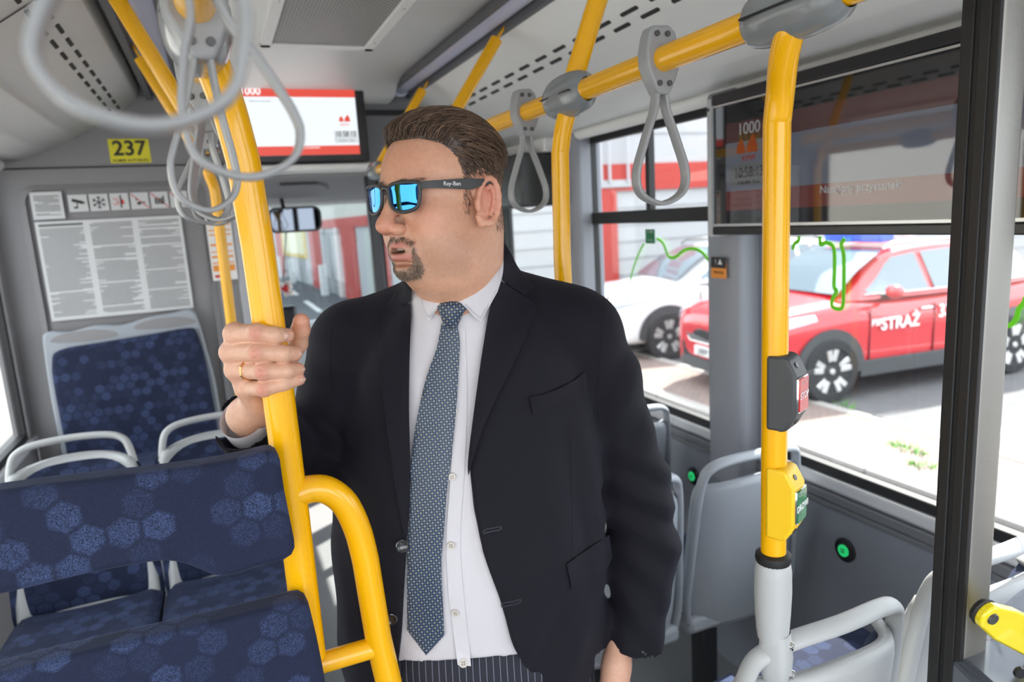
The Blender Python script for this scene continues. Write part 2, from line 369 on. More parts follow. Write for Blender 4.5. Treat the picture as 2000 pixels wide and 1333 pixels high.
# right wall: lower panel, sill groove, pillars, head
def wall_with(name, x0, x1, parts, m):
    g = G()
    for lo, hi in parts: g.box((x0, lo[0], lo[1]), (x1, hi[0], hi[1]))
    return st(g.build(name, m, bevel=.004))
wr = wall_with('wall_right', XR, XR + .06, [((YB, -.05), (2.88, .775)), ((2.68, .775), (2.88, 1.96)), ((1.60, .775), (1.90, 1.96)), ((YB, 1.93), (5.2, 2.3)), ((YB, .775), (-.9, 1.96))], WALLB)
g = G().box((XR - .012, YB, .775), (XR + .07, 2.70, .80)); g.box((XR - .006, YB, .752), (XR + .05, 2.70, .768)); st(g.build('trim_7', mat('sill_groove', (.16, .165, .18), .45), bevel=.003))
g = G().box((XR - .004, YB, .80), (XR + .09, 2.70, .845)); st(g.build('trim_8', mat('sill_white', (.60, .61, .63), .4), bevel=.012))
# protruding pillar casing between the two windows and the front post
PIL = mat('pillar_casing', (.27, .28, .31), .42, bump=(700, .15))
g = G(); g.prism([(1.828, 1.53), (1.82, 1.46), (1.80, 1.445), (1.69, 1.445), (1.665, 1.46), (1.655, 1.53)], lambda y, x: (x, y, .71), lambda y, x: (x, y, 1.955)); pil = st(g.build('trim_9', PIL, bevel=.012))
g = G(); g.lathe([(0, -.006), (.011, -.006), (.013, 0)], (1.444, 1.79, .745), axis=(1, 0, 0), n=14); g.build('screw', DARKG, pil)
g = G(); g.prism([(2.66, 1.53), (2.665, 1.46), (2.69, 1.445), (2.83, 1.445), (2.86, 1.46), (2.87, 1.53)], lambda y, x: (x, y, 0.0), lambda y, x: (x, y, 1.955)); st(g.build('trim_10', PIL, bevel=.012))
def window(name, x, y0, y1, z0, z1, splits_z=(), bars=(), fw=.03, inward=-1):
    """side window: rubber frame, pane, horizontal split and vertical bars"""
    a, b_ = (x - .012, x + .02)
    g = G()
    g.box((a, y0, z0), (b_, y0 + fw, z1)); g.box((a, y1 - fw, z0), (b_, y1, z1)); g.box((a, y0, z0), (b_, y1, z0 + fw)); g.box((a, y0, z1 - fw), (b_, y1, z1))
    for z, h in splits_z: g.box((a - .004, y0, z - h / 2), (b_, y1, z + h / 2))
    for y, w, za, zb in bars: g.box((a, y - w / 2, za), (b_, y + w / 2, zb))
    root = st(g.build(name, RUBBER, bevel=.004))
    p = G().box((x + .004, y0 + .01, z0 + .01), (x + .008, y1 - .01, z1 - .01)).build('pane', GLASS, root, smooth=0)
    return root
window('window_1', XR + .01, 1.86, 2.69, .845, 1.935, [(1.592, .05)], [(2.245, .022, 1.60, 1.93)])
window('window_2', XR + .01, .02, 1.625, .845, 1.935)
window('window_3', XR + .01, -1.5, -.02, .845, 1.935)
wall_with('wall_right', XR, XR + .06, [((-.02, .775), (.02, 1.96))], RUBBER)
# left wall
wall_with('wall_left', XL - .06, XL, [((YB, 0), (3.44, .80)), ((YB, 1.93), (3.44, 2.3)), ((3.36, .8), (3.5, 1.96)), ((1.42, .8), (1.58, 1.96)), ((-.25, .8), (-.1, 1.96))], WALLG)
window('window_4', XL - .03, 1.56, 3.38, .82, 1.935)
window('window_5', XL - .03, -.12, 1.44, .82, 1.935, [(1.59, .05)])
window('window_6', XL - .03, -1.6, -.24, .82, 1.935)
g = G().box((XL - .05, YB, .79), (XL + .012, 3.44, .825)); st(g.build('trim_11', mat('sill_white', (.6, .6, .6)), bevel=.01))
# partition behind the driver, raised moulding, header joint line
g = G().box((XL, 3.44, 0), (.115, 3.48, 2.30)); wf = st(g.build('wall_front', WALLG, smooth=0))
g = G().box((XL, 3.434, 1.925), (.115, 3.441, 1.931)); g.build('joint', BLK, wf, smooth=0)
g = G(); o_ = rrect(.70, 1.66, .06, 5, -.36, 1.03); i_ = rrect(.66, 1.62, .05, 5, -.36, 1.03); k = len(o_)
V = [(x, 3.434, z) for x, z in o_] + [(x, 3.422, z) for x, z in [(a * .985 - .005, b) for a, b in i_]]
g.add(V, [(i, (i + 1) % k, k + (i + 1) % k, k + i) for i in range(k)]); g.build('moulding', WALLG, wf, smooth=60)
g = G().box((.085, 3.40, 0), (.125, 3.50, 1.93)); g.box((.105, 3.5, 0), (.12, 4.5, 1.78)); st(g.build('wall_cab', mat('cab_panel', (.42, .42, .44), .5), bevel=.008))
# header above the cab with the dark joint and the dropped grey moulding below the screen
g = G().box((.115, 3.36, 1.90), (1.52, 3.42, 2.30)); hd = st(g.build('trim_12', mat('header_grey', (.20, .20, .215), .5), bevel=.006))
g = G().box((.70, 3.353, 2.125), (1.52, 3.362, 2.15)); g.box((.115, 3.353, 2.16), (.15, 3.362, 2.18)); g.build('joint', BLK, hd, smooth=0)
g = G().box((.12, 3.20, 1.872), (.72, 3.40, 1.898)); st(g.build('trim_13', CEIL, bevel=.008))
g = G().prism([(3.42, 1.90), (3.42, 1.86), (3.7, 1.84), (4.4, 1.82), (4.95, 1.80), (4.95, 2.1), (3.42, 2.1)], lambda y, z: (.12, y, z), lambda y, z: (1.52, y, z)); st(g.build('trim_14', WALLG, bevel=.01))
g = G(); g.tube([(.33, 3.60, 1.842), (.5, 3.6, 1.842), (.56, 3.7, 1.838), (.6, 3.9, 1.834)], .010, 8); g.build('handle_groove', DARKG, st(bpy.data.objects['trim_14']))
# roller blind above the windscreen, windscreen, dashboard, front doors
bl = empty('roller_blind', (.75, 4.98, 1.80), 'white roller blind tube along the top of the windscreen', 'blind')
g = G().tube([(.2, 4.98, 1.80), (1.40, 4.98, 1.80)], .025, 14); g.build('tube', LGREY, bl)
for x in (.18, 1.40): G().box((x, 4.96, 1.77), (x + .02, 5.0, 1.84)).build('bracket', DARKG, bl)
g = G()
for lo, hi in (((XL, 5.18, 1.80), (XR, 5.24, 2.3)), ((XL, 5.18, 0), (XR, 5.24, .62)), ((XL, 5.16, .5), (XL + .1, 5.24, 2)), ((XR - .05, 5.16, .5), (XR, 5.24, 2))): g.box(lo, hi)
wn = st(g.build('window_7', RUBBER, bevel=.01)); G().box((XL, 5.20, .6), (XR, 5.205, 1.83)).build('pane', glass('windscreen_glass', (.66, .72, .74)), wn, smooth=0)
db = empty('dashboard', (.4, 4.8, .4), 'pale grey dashboard cowl below the windscreen beside the hand on the pole', 'dashboard')
DASH = mat('dash_pale', (.50, .51, .53), .5)
g = G().prism([(4.35, .5), (4.35, .92), (4.42, 1.0), (4.6, 1.03), (4.9, 1.0), (5.16, .88), (5.16, .5)], lambda y, z: (.13, y, z), lambda y, z: (.80, y, z)); g.build('cowl', DASH, db, bevel=.02)
g = G().tube(arc((.13, 4.345, .93), (.55, 4.33, .95), (.79, 4.34, .85)), .008, 8); g.build('seam', DARKG, db)
tv_ = empty('ticket_reader', (.36, 4.45, 1.03), 'small black device standing on the pale dashboard behind the hand', 'device')
g = G().box((.30, 4.42, 1.02), (.42, 4.50, 1.16)); g.build('housing', BLACK, tv_, bevel=.02)
g = G().box((.32, 4.412, 1.05), (.40, 4.42, 1.14)); g.build('screen', mat('reader_screen', (.03, .035, .04), .1), tv_)
# front door on the right: two leaves with glass, black edge rubbers, dark drive cover above
for k_, (ya, yb) in enumerate(((2.90, 3.62), (3.64, 4.40))):
    g = G()
    for lo, hi in (((1.50, ya, .05), (1.53, ya + .06, 1.9)), ((1.50, yb - .06, .05), (1.53, yb, 1.9)), ((1.50, ya, .05), (1.53, yb, .14)), ((1.50, ya, 1.84), (1.53, yb, 1.9))): g.box(lo, hi)
    d = st(g.build('door_%d' % (k_ + 1), RUBBER, bevel=.005)); G().box((1.512, ya + .05, .12), (1.518, yb - .05, 1.86)).build('pane', GLASS, d, smooth=0)
g = G().box((1.30, 2.92, 1.66), (1.50, 4.45, 1.90)); st(g.build('trim_15', mat('drive_cover', (.05, .052, .05), .35), bevel=.012))
g = G().box((1.42, 2.9, 1.90), (1.5, 4.45, 1.965)); st(g.build('trim_16', CEIL, bevel=.01))
g = G().box((1.50, 4.42, 0), (1.56, 5.2, .9)); g.box((1.5, 4.40, .9), (1.56, 4.5, 1.96)); g.box((1.5, 5.08, .9), (1.56, 5.2, 1.96)); wall_r2 = st(g.build('wall_right', WALLG, smooth=0))
g = G().box((.12, 4.35, 0), (.8, 5.16, .5)); st(g.build('trim_17', WALLG, smooth=0))
# black vertical cab post with hinge dots and the door-release box on the grey post
cp = empty('cab_post', (.745, 3.5, 0), 'slim black upright post between the windscreen view and the man\'s face', 'post')
g = G().box((.72, 3.47, 0), (.775, 3.52, 1.87)); g.build('post', BLACK, cp, bevel=.008)
g = G().box((.76, 3.475, 0), (.785, 3.515, 1.86)); g.build('edge_seal', RUBBER, cp)
dr = empty('door_release', (1.44, 2.76, 1.70), 'small black release box high on the grey post behind the yellow pole', 'device')
g = G().box((1.422, 2.72, 1.66), (1.446, 2.80, 1.84)); g.build('box', BLACK, dr, bevel=.006)
g = G().box((1.42, 2.735, 1.45), (1.446, 2.785, 1.56)); g.build('red_handle', mat('dark_red', (.25, .02, .02), .4), dr, bevel=.006)
# ============================================================ rails, poles, straps, screens, stickers
RX, LX, RZ = .67, .012, 1.845
TR = .0195
JM = mat('joint_grey', (.22, .235, .245), .22, coat=.3)
def joint(root, c, name='joint_clamp', long=.075, wide=.037):
    """rounded clamp casting around a rail running along Y"""
    c = np.array(c); rows = []
    for i in range(15):
        t = i / 14; y = -long + 2 * long * t; s = math.sqrt(max(0, 1 - abs(2 * t - 1) ** 2.6)); rr = .0205 + (wide - .0205) * s
        rows.append([(c[0] + rr * math.cos(a) * .86, c[1] + y, c[2] + rr * math.sin(a) * 1.06) for a in np.linspace(0, 2 * math.pi, 24, endpoint=False)])
    g = G().grid(rows, True); o = g.build(name, JM, root, smooth=60)
    g = G().box((c[0] - .034, c[1] - .06, c[2] - .0015), (c[0] + .034, c[1] + .06, c[2] + .0012)); g.build('seam', BLACK, o)
    g = G()
    g.lathe([(0, .0345), (.006, .0345), (.007, .033)], c + [0, .02, 0], axis=(1, 0, 0), n=10); s1 = g.build('screw', ALU, o)
    return o
# --- right-hand rail
rr_ = empty('grab_rail', (RX, 1.2, RZ), 'long yellow overhead rail on the window side, above the wide dark screen', 'grab rail', 'overhead grab rails')
G().tube([(RX, -1.4, RZ), (RX, .65, RZ), (RX, 3.1, RZ)], TR, 20).build('rail', YEL, rr_)
joint(rr_, (RX, .672, RZ), long=.078, wide=.036); joint(rr_, (RX, 1.25, RZ), wide=.040); joint(rr_, (RX, 2.15, RZ)); joint(rr_, (RX, 3.0, RZ))
def bracket(root, a, b, name='ceiling_bracket', tabl=.07):
    a, b = np.array(a), np.array(b); d = nrm(b - a)
    o = G().tube([a, b - d * .03], TR, 16).build(name, YEL, root)
    g = G(); s = nrm(np.cross(d, (0, 1, 0)))
    p = b - d * .035; g.sweep([p, p + d * .02, p + d * tabl], rrect(.028, .007, .003, 3), up=(0, 1, 0)); g.build('tab', YEL, o)
    G().lathe([(0, .004), (.007, .004), (.008, 0)], p + d * .04 + s * .002, axis=s, n=10).build('screw', STEEL, o)
    return o
bracket(rr_, (RX, 2.15, RZ), (.92, 2.15, 2.20)); bracket(rr_, (RX, 3.0, RZ), (.92, 3.0, 2.20)); bracket(rr_, (RX, 1.25, RZ), (.83, 1.25, 2.24)); bracket(rr_, (RX, .25, RZ), (.90, .25, 2.21))
# --- left-hand rail
lr_ = empty('grab_rail', (LX, 1.2, RZ), 'yellow overhead grab rail seen end-on above the straps on the driver side', 'grab rail', 'overhead grab rails')
G().tube([(LX, -1.4, RZ), (LX, .65, RZ), (LX, 2.62, RZ)], TR, 20).build('rail', YEL, lr_)
joint(lr_, (LX, .88, RZ), long=.085, wide=.044); joint(lr_, (LX, 2.1, RZ))
for y in (1.95, 2.6): bracket(lr_, (LX, y, RZ), (-.155, y, 2.215))
bracket(lr_, (LX, .2, RZ), (-.155, .2, 2.215))
# --- poles
def pole(pts, label, name='grab_pole', cuts=()):
    root = empty(name, tuple(pts[-1]), label, 'grab pole', None)
    G().tube(pts, .0178, 24).build('tube', YEL, root, smooth=60)
    return root
pr = pole(catmull([tuple(on(1549, 28, Y=.672)), tuple(on(1544, 55, Y=.675)), tuple(on(1531, 112, Y=.695)), tuple(on(1524, 180, Y=.72)), (.70, .732, 1.72)], 5) + [(.70, .732, 1.5), (.70, .732, 1.08)],
          'upright yellow grab pole in front of the wide screen, carrying the STOP and door buttons')
G().lathe([(.0240, 0), (.0258, .006), (.025, .013), (.020, .016)], (.70, .732, 1.097), n=24).build('collar', RUBBER, pr)
foot = G().lathe([(.012, -.006), (.0215, -.004), (.0235, .01), (.0255, .04), (.0268, .075), (.0262, .105), (.0238, .122), (.019, .125)], (.70, .732, .978), n=28).build('foot_sleeve', LGREY, pr, smooth=50)
g = G(); fd = nrm((.36, -.74, 0)); sd = np.array([-fd[1], fd[0], 0]); q0 = np.array([.702, .732, 0])
rows = []
for z, w_, d_ in ((.985, .019, .020), (.965, .022, .022), (.945, .0225, .024), (.925, .020, .023), (.905, .016, .018), (.895, .009, .010)):
    rows.append([q0 + sd * w_ * math.copysign(abs(math.cos(a)) ** .7, math.cos(a)) + fd * (d_ * math.copysign(abs(math.sin(a)) ** .7, math.sin(a)) + .003) + ZV * z for a in np.linspace(0, 2 * math.pi, 20, endpoint=False)])
g.grid(rows, True); ck = g.build('clamp_block', LGREY, pr, smooth=60)
for dx, z in ((.004, .966), (.010, .915)): G().lathe([(0, .003), (.0035, .003), (.0036, .0045), (.0065, .0045), (.0072, 0)], q0 + sd * dx + fd * .0235 + ZV * z, axis=fd, n=14).build('bolt', CHROME, ck)
_p3, _p5 = on(1094, 300, Y=1.27), on(1098, 500, Y=1.27)
pm = pole(catmull([(.668, 1.25, 1.86), (.667, 1.252, 1.82), (.660, 1.262, 1.78), (_p3[0], 1.27, _p3[2])], 5) + [tuple(_p5), (_p5[0], 1.27, .02)],
          'yellow pole behind the man\'s shoulder, bent just below the small grey joint')
G().lathe([(.045, 0), (.045, .01), (.024, .03)], (_p5[0], 1.27, .002), n=20).build('base', LGREY, pm)
pf = pole(catmull([(LX, 2.61, 1.845), (.014, 2.61, 1.82), (.026, 2.62, 1.77), (.026, 2.62, 1.70)], 4) + [(.022, 2.62, 1.2), (.022, 2.62, .202)],
          'thin-looking far yellow grab pole standing before the orange and white sticker')
# left pole with the side loop that carries the pads
PY = .98
pl = empty('grab_pole', (.056, PY, 1.0), 'thick yellow pole gripped by the man\'s hand, with a curved side bar below', 'grab pole')
G().tube(catmull([(LX, .885, 1.872), (.012, .90, 1.858), (.024, .945, 1.825), (.038, .972, 1.775), (.048, PY, 1.71)], 5) + [(.053, PY, 1.6), (.056, PY, 1.4), (.057, PY, 1.24), (.057, PY, 1.0)], .0213, 28).build('tube', YEL, pl, smooth=60)
G().tube([(.057, PY, 1.252)] + catmull([(.082, PY, 1.256), (.105, PY, 1.25), (.128, PY, 1.225), (.143, PY, 1.18), (.150, PY, 1.13)], 5) + [(.157, PY, 1.0), (.166, PY, .92), (.176, PY, .80), (.18, PY, .5), (.18, PY, .01)], TR * 1.02, 28).build('side_bar', YEL, pl, smooth=60)
G().tube([(-.1, PY, .985), (.157, PY, .985)], TR * .8, 20).build('cross_bar', YEL, pl, smooth=60)
G().lathe([(.045, 0), (.045, .01), (.024, .03)], (.18, PY, .002), n=20).build('base', LGREY, pl)

# --- hanging straps
def strap(label, x, y, drop=.205, w=.047, yaw=0., thick=.0035, band=.0105, sway=0., group='hanging straps on the %s rail', side='window-side'):
    root = empty('hanging_strap', (x, y, RZ), label, 'hanging strap', group % side)
    rot = Matrix.Rotation(yaw, 3, 'Z'); R = np.array(rot); c = np.array([x, y, RZ])
    def place(p): return R @ np.asarray(p) + c
    # head wrapped round the rail
    g = G(); yb = band + .004
    prof = [(-.020, .048), (.012, .050), (.022, .040), (.031, .012), (.030, -.010), (.020, -.034), (.010, -.052), (-.010, -.052), (-.020, -.034), (-.030, -.010), (-.031, .012), (-.026, .034)]
    g.prism(prof, lambda a, b: place((a, -yb, b)), lambda a, b: place((a, yb, b))); hd_ = g.build('head', STRAPM, root, bevel=.004)
    for a, b in ((-.013, .036), (.006, .036), (-.010, -.036), (.008, -.036)): G().lathe([(.0035, .002), (.0045, .002), (.0045, 0)], place((a, -yb - .001, b)), axis=R @ np.array((0, -1, 0)), n=10).build('rivet', STEEL, hd_)
    pts = catmull([(-.007, 0, -.045), (-.012, 0, -.075), (-w * .62, 0, -drop * .55), (-w * .97, 0, -drop * .78), (-w * .80, 0, -drop * .93), (0, 0, -drop * 1.0), (w * .80, 0, -drop * .93), (w * .97, 0, -drop * .78), (w * .62, 0, -drop * .55), (.012, 0, -.075), (.007, 0, -.045)], 6)
    pts = [p + np.array([sway * min(1, max(0, -(p[2] + .05) / .1)), 0, 0]) for p in pts]
    g = G().sweep([place(p) for p in pts], rrect(band * 2, thick * 2, thick * .9, 3), up=R @ np.array((0, 1, 0))); g.build('loop', STRAPM, root, smooth=60)
    return root
strap('large grey hanging strap on the window-side rail, hanging beside the wide screen', RX, .95, .218, .048, .0)
strap('grey hanging strap on the window-side rail, close behind the man\'s head', RX, 1.46, .215, .047, .1)
for y, dr_, w_, yw, sw_, nm in ((.345, .178, .040, .05, -.030, 'very close blurred grey strap whose big loop hangs across the upper left corner'),
                           (.56, .185, .040, .0, .019, 'grey strap whose round loop hangs over the yellow pole and the front screen'),
                           (.80, .200, .032, .15, -.012, 'grey strap with a teardrop loop hanging just left of the thick yellow pole'),
                           (1.10, .205, .042, -.5, 0.006, 'grey strap twisted narrow, its loop ending beside the gripped pole'),
                           (1.34, .205, .044, .35, -.02, 'grey strap hanging lowest and farthest left of the cluster, before the prohibition signs'),
                           (1.62, .205, .044, -.2, 0, 'small far grey strap of the cluster, in front of the pictogram row')):
    strap(nm, LX, y, dr_, w_, yw, .0027, .010, sw_, side='driver-side')

# --- button boxes on the right pole
def button_box(name, zc, mbody, pad, word, label, K=.80):
    c = np.array([.70, .732, zc]); fdir = nrm((.36, -.74, 0)); sdir = np.array([-fdir[1], fdir[0], 0])      # faces the window seats
    root = empty(name, tuple(c), label, 'button')
    g = G(); prof = [(.012, -.066), (.016, -.068), (.026, -.064), (.0385, -.036), (.0385, .036), (.026, .064), (.016, .068), (.012, .066), (-.004, .066), (-.004, -.066)]
    def at(a, s, z): return c + fdir * a * .95 + sdir * s * .92 + ZV * z * K
    g.prism(prof, lambda a, b: at(a, -.0245, b), lambda a, b: at(a, .0245, b)); g.build('housing', mbody, root, bevel=.006, seg=3)
    g = G(); p2 = rrect(.040, .062, .003, 3)
    g.prism(p2, lambda a, b: at(.0375, a, b), lambda a, b: at(.0415, a, b)); bz = g.build('bezel', CHROME, root)
    g = G(); p2 = rrect(.036, .058, .002, 3)
    g.prism(p2, lambda a, b: at(.040, a, b), lambda a, b: at(.0428, a, b)); fc = g.build('push_plate', pad, root)
    text('word', word, .0135, at(.0432, 0, -.002), sdir, ZV, WHITE, fc, .0002, weight=.0002)
    g = G()
    for k in range(9):
        if k in (3,): continue
        g.ball(at(.043, -.013 + .0033 * k, .0205 + (.0035 if k % 2 else 0)), .0009, 6, 4)
    g.build('braille_dot', ALU, fc)
    for sz in (-.050, .050): G().lathe([(0, .001), (.0042, .001), (.0042, -.004)], at(.0325, -.004, sz), axis=nrm(fdir + ZV * (.5 if sz > 0 else -.5)), n=12).build('screw', BLACK, root)
    return root
REDB = mat('red_gloss', (.62, .012, .012), .15, coat=.5); GRNB = mat('green_gloss', (.01, .20, .07), .15, coat=.5)
button_box('stop_button', 1.358, DARKG, REDB, 'STOP', 'red STOP push button in a charcoal housing, the upper one on the yellow pole')
button_box('door_button', 1.196, YELP, GRNB, 'DRZWI', 'green DRZWI push button in a yellow housing, the lower one on the yellow pole')
for (y, z, lb) in ((1.315, .647, 'round black wall button with green light between the pole foot and the black post'), (1.99, .641, 'round black wall button with green light close to the man\'s sleeve')):
    r_ = empty('wall_button', (XR, y, z), lb, 'button', 'lit buttons on the window wall')
    G().lathe([(.034, 0), (.034, .005), (.030, .008), (0, .008)], (XR, y, z), axis=(-1, 0, 0), n=28).build('bezel', BLACK, r_)
    rg = G().lathe([(.017, .008), (.017, .0115), (0, .0125)], (XR, y, z), axis=(-1, 0, 0), n=20).build('light', mat('green_lit', (.02, .45, .12), .4, emis=((.02, .7, .2), .5)), r_)
    g = G().box((XR - .0133, y - .006, z + .002), (XR - .0122, y + .006, z + .005)); g.box((XR - .0133, y - .006, z - .005), (XR - .0122, y + .006, z - .002)); g.build('symbol', BLK, rg)

# --- ceiling screen in front
def emit(name, col, s=1.0):
    return mat(name, (0.01, .01, .01), .3, emis=(col, s))
sc1 = empty('ceiling_screen', (.40, 3.2, 1.90), 'black-framed monitor hanging in front, showing a white page with red bars and 10 58 13', 'screen')
ty = 3.19
G().box((.10, ty, 1.905), (.69, ty + .06, 2.245)).build('housing', BLACK, sc1, bevel=.006)
sg = G().box((.13, ty - .002, 1.935), (.648, ty + .001, 2.215)).build('display', emit('scr_white', (.83, .90, .95), 1.0), sc1, smooth=0)
G().box((.13, ty - .0035, 2.175), (.648, ty - .0015, 2.215)).build('red_band', emit('scr_red', (.72, .07, .045), 1.0), sg, smooth=0)
G().box((.13, ty - .0035, 1.935), (.648, ty - .0015, 1.973)).build('red_band', emit('scr_red', (1, 1, 1)), sg, smooth=0)
SW = emit('scr_text_white', (1, 1, 1), 1.0); SK = emit('scr_text_dark', (.05, .05, .05), 1)
ex, ez = (1, 0, 0), (0, 0, 1)
text('line_number', '1000', .042, (.215, ty - .0045, 2.196), ex, ez, SW, sg, weight=.001)
text('heading', 'Następny przystanek', .010, (.25, ty - .0045, 2.157), ex, ez, SK, sg)
text('footer', 'Następny przystanek:', .013, (.42, ty - .0045, 1.966), ex, ez, SW, sg)
G().box((.542, ty - .0035, 1.983), (.643, ty - .0015, 2.035)).build('clock_panel', emit('scr_grey', (.62, .66, .68)), sg, smooth=0)
text('clock', '10 58 13', .031, (.593, ty - .0045, 2.020), ex, ez, SK, sg, weight=.0005, xscale=.82)
text('date', '27.05.2024    Środa', .0085, (.593, ty - .0045, 1.993), ex, ez, SK, sg)
def hills(root, at, s, m, mt):
    g = G()
    for poly in ([(-.5, 0), (-.5, .25), (-.35, .5), (-.2, .5), (-.08, .2), (-.05, 0)], [(0, 0), (.05, .3), (.3, .62), (.42, .62), (.55, .3), (.58, 0)]):
        g.prism(poly, lambda a, b: at(a * s, b * s, 0), lambda a, b: at(a * s, b * s, .0006))
    g.build('emblem', m, root, smooth=0)
hills(sg, lambda a, b, d: (.592 + a, ty - .004 - d, 2.073 + b), .045, emit('scr_red', (1, 1, 1)), None)
text('emblem_word', 'KMW', .016, (.592, ty - .0045, 2.060), ex, ez, emit('scr_red', (1, 1, 1)), sg)
# --- wide dark side screen over the window, parallel to the wall
wx = 1.40
s2 = empty('side_screen', (wx, 1.2, 1.55), 'wide dark reflective display mounted over the side window, dimly showing 1000 and 10:58:13', 'screen')
G().box((wx, .25, 1.545), (wx + .05, 1.715, 1.905)).build('housing', BLACK, s2, bevel=.004)
G().box((wx - .006, .25, 1.555), (wx + .001, 1.715, 1.562)).build('lower_trim', ALU, s2)
G().box((wx - .008, .25, 1.530), (wx + .05, 1.715, 1.553)).build('lower_bar', BLACK, s2, bevel=.003)
G().box((wx - .006, .25, 1.898), (wx + .001, 1.715, 1.903)).build('upper_trim', ALU, s2)
G().box((wx - .01, .25, 1.905), (1.50, 1.715, 1.935)).build('upper_bar', BLACK, s2, bevel=.004)
ec = G().box((wx - .014, 1.715, 1.524), (wx + .055, 1.730, 1.925)).build('end_cap', LGREY, s2, bevel=.002)
G().lathe([(0, .001), (.005, .001), (.005, 0)], (wx - .014, 1.7225, 1.895), axis=(-1, 0, 0), n=10).build('screw', BLK, ec)
gl = G().box((wx - .003, .26, 1.562), (wx - .0008, 1.713, 1.898)).build('display', mat('dark_glass', (.012, .013, .016), .03, spec=.9, coat=1.0), s2, smooth=0)
dim = lambda n, c: mat(n, tuple(k * .5 for k in c), .04, spec=.9, coat=1.0, emis=(c, .07))
py0, py1 = .30, 1.70
ys, zs = (0, -1, 0), (0, 0, 1)
G().box((wx - .0036, .30, 1.655), (wx - .003, 1.66, 1.79)).build('page', dim('dim_page', (.20, .22, .29)), gl, smooth=0)
G().box((wx - .0036, .30, 1.60), (wx - .003, 1.66, 1.655)).build('red_band', dim('dim_red', (.22, .045, .04)), gl, smooth=0)
G().box((wx - .0036, .30, 1.79), (wx - .003, 1.66, 1.845)).build('red_band', mat('dim_red_top', (.05, .02, .02), .04, spec=.9, coat=1., emis=((.12, .03, .03), .10)), gl, smooth=0)
DW = dim('dim_white', (.6, .6, .62)); DR_ = dim('dim_logo', (.45, .05, .03)); DK = dim('dim_dark', (.02, .02, .02))
text('line_number', '1000', .045, (wx - .0042, 1.565, 1.822), ys, zs, DW, gl)
hills(gl, lambda a, b, d: (wx - .0038 - d, 1.575 - a, 1.757 + b), .075, DR_, None)
text('emblem_word', 'KMW', .022, (wx - .0042, 1.565, 1.742), ys, zs, DR_, gl)
G().box((wx - .0040, 1.49, 1.668), (wx - .0035, 1.64, 1.728)).build('clock_panel', dim('dim_panel', (.2, .21, .22)), gl, smooth=0)
text('clock', '10:58:13', .040, (wx - .0046, 1.565, 1.703), ys, zs, DK, gl, xscale=.85)
text('date', '27.05.2024  Środa', .012, (wx - .0046, 1.565, 1.676), ys, zs, DK, gl)
text('footer', 'Następny przystanek:', .026, (wx - .0042, 1.20, 1.64), ys, zs, DW, gl)

# --- stickers on the partition
wy = 3.4385
ns = empty('fleet_number_sticker', (-.28, wy, 1.94), 'yellow sticker reading 237 on the grey wall above the dark joint line', 'sticker')
pl_ = G().box((-.357, wy - .001, 1.942), (-.203, wy, 2.041)).build('plate', mat('sticker_yellow', (.78, .70, .02), .5), ns, smooth=0)
text('number', '237', .085, (-.28, wy - .0015, 2.000), ex, ez, BLK, pl_, .0003, weight=.0018)
text('caption', 'NUMER AUTOBUSU', .0155, (-.28, wy - .0015, 1.952), ex, ez, BLK, pl_, .0003, weight=.0002)
my = 3.4225
rn = random.Random(4)
def notice(x0, x1, z0, z1, cols, label, name='notice', head=False, dark=.25):
    r_ = empty(name, ((x0 + x1) / 2, my, z0), label, 'notice')
    G().box((x0, my - .001, z0), (x1, my, z1)).build('sheet', mat('paper', (.62, .62, .62), .5), r_, smooth=0)
    g = G(); cw = (x1 - x0) / cols
    for c_ in range(cols):
        z = z1 - .016
        if head and c_ == 0: g.box((x0 + .012, my - .0016, z - .004), (x0 + cw - .012, my - .001, z + .006)); z -= .014
        while z > z0 + .014:
            a = x0 + cw * c_ + .012 + (rn.choice([0, 0, 0, .012, .03]) if rn.random() < .4 else 0); e = x0 + cw * (c_ + 1) - .012 - (rn.random() * .05 if rn.random() < .3 else 0)
            g.box((a, my - .0016, z), (e, my - .001, z + .0022)); z -= .0048 + (.006 if rn.random() < .06 else 0)
    g.build('print', mat('print_grey', (.13, .13, .13), .6), r_, smooth=0); return r_
notice(-.665, -.118, 1.300, 1.712, 3, 'large white notice sheet with three columns of small print above the blue double seat', 'notice_sheet', True)
notice(-.665, -.553, 1.722, 1.832, 1, 'small square sheet of fine print at the start of the pictogram row', 'notice_sheet')
labs = ['white pictogram sticker of a surveillance camera', 'white pictogram sticker of a snowflake', 'white pictogram sticker with a door and red arrows warning', 'white sticker with a red slash over a cup, fourth in the pictogram row', 'white sticker with a red slash over bottles, fifth in the pictogram row', 'white sticker with a red slash over a skate, last of the pictogram row']
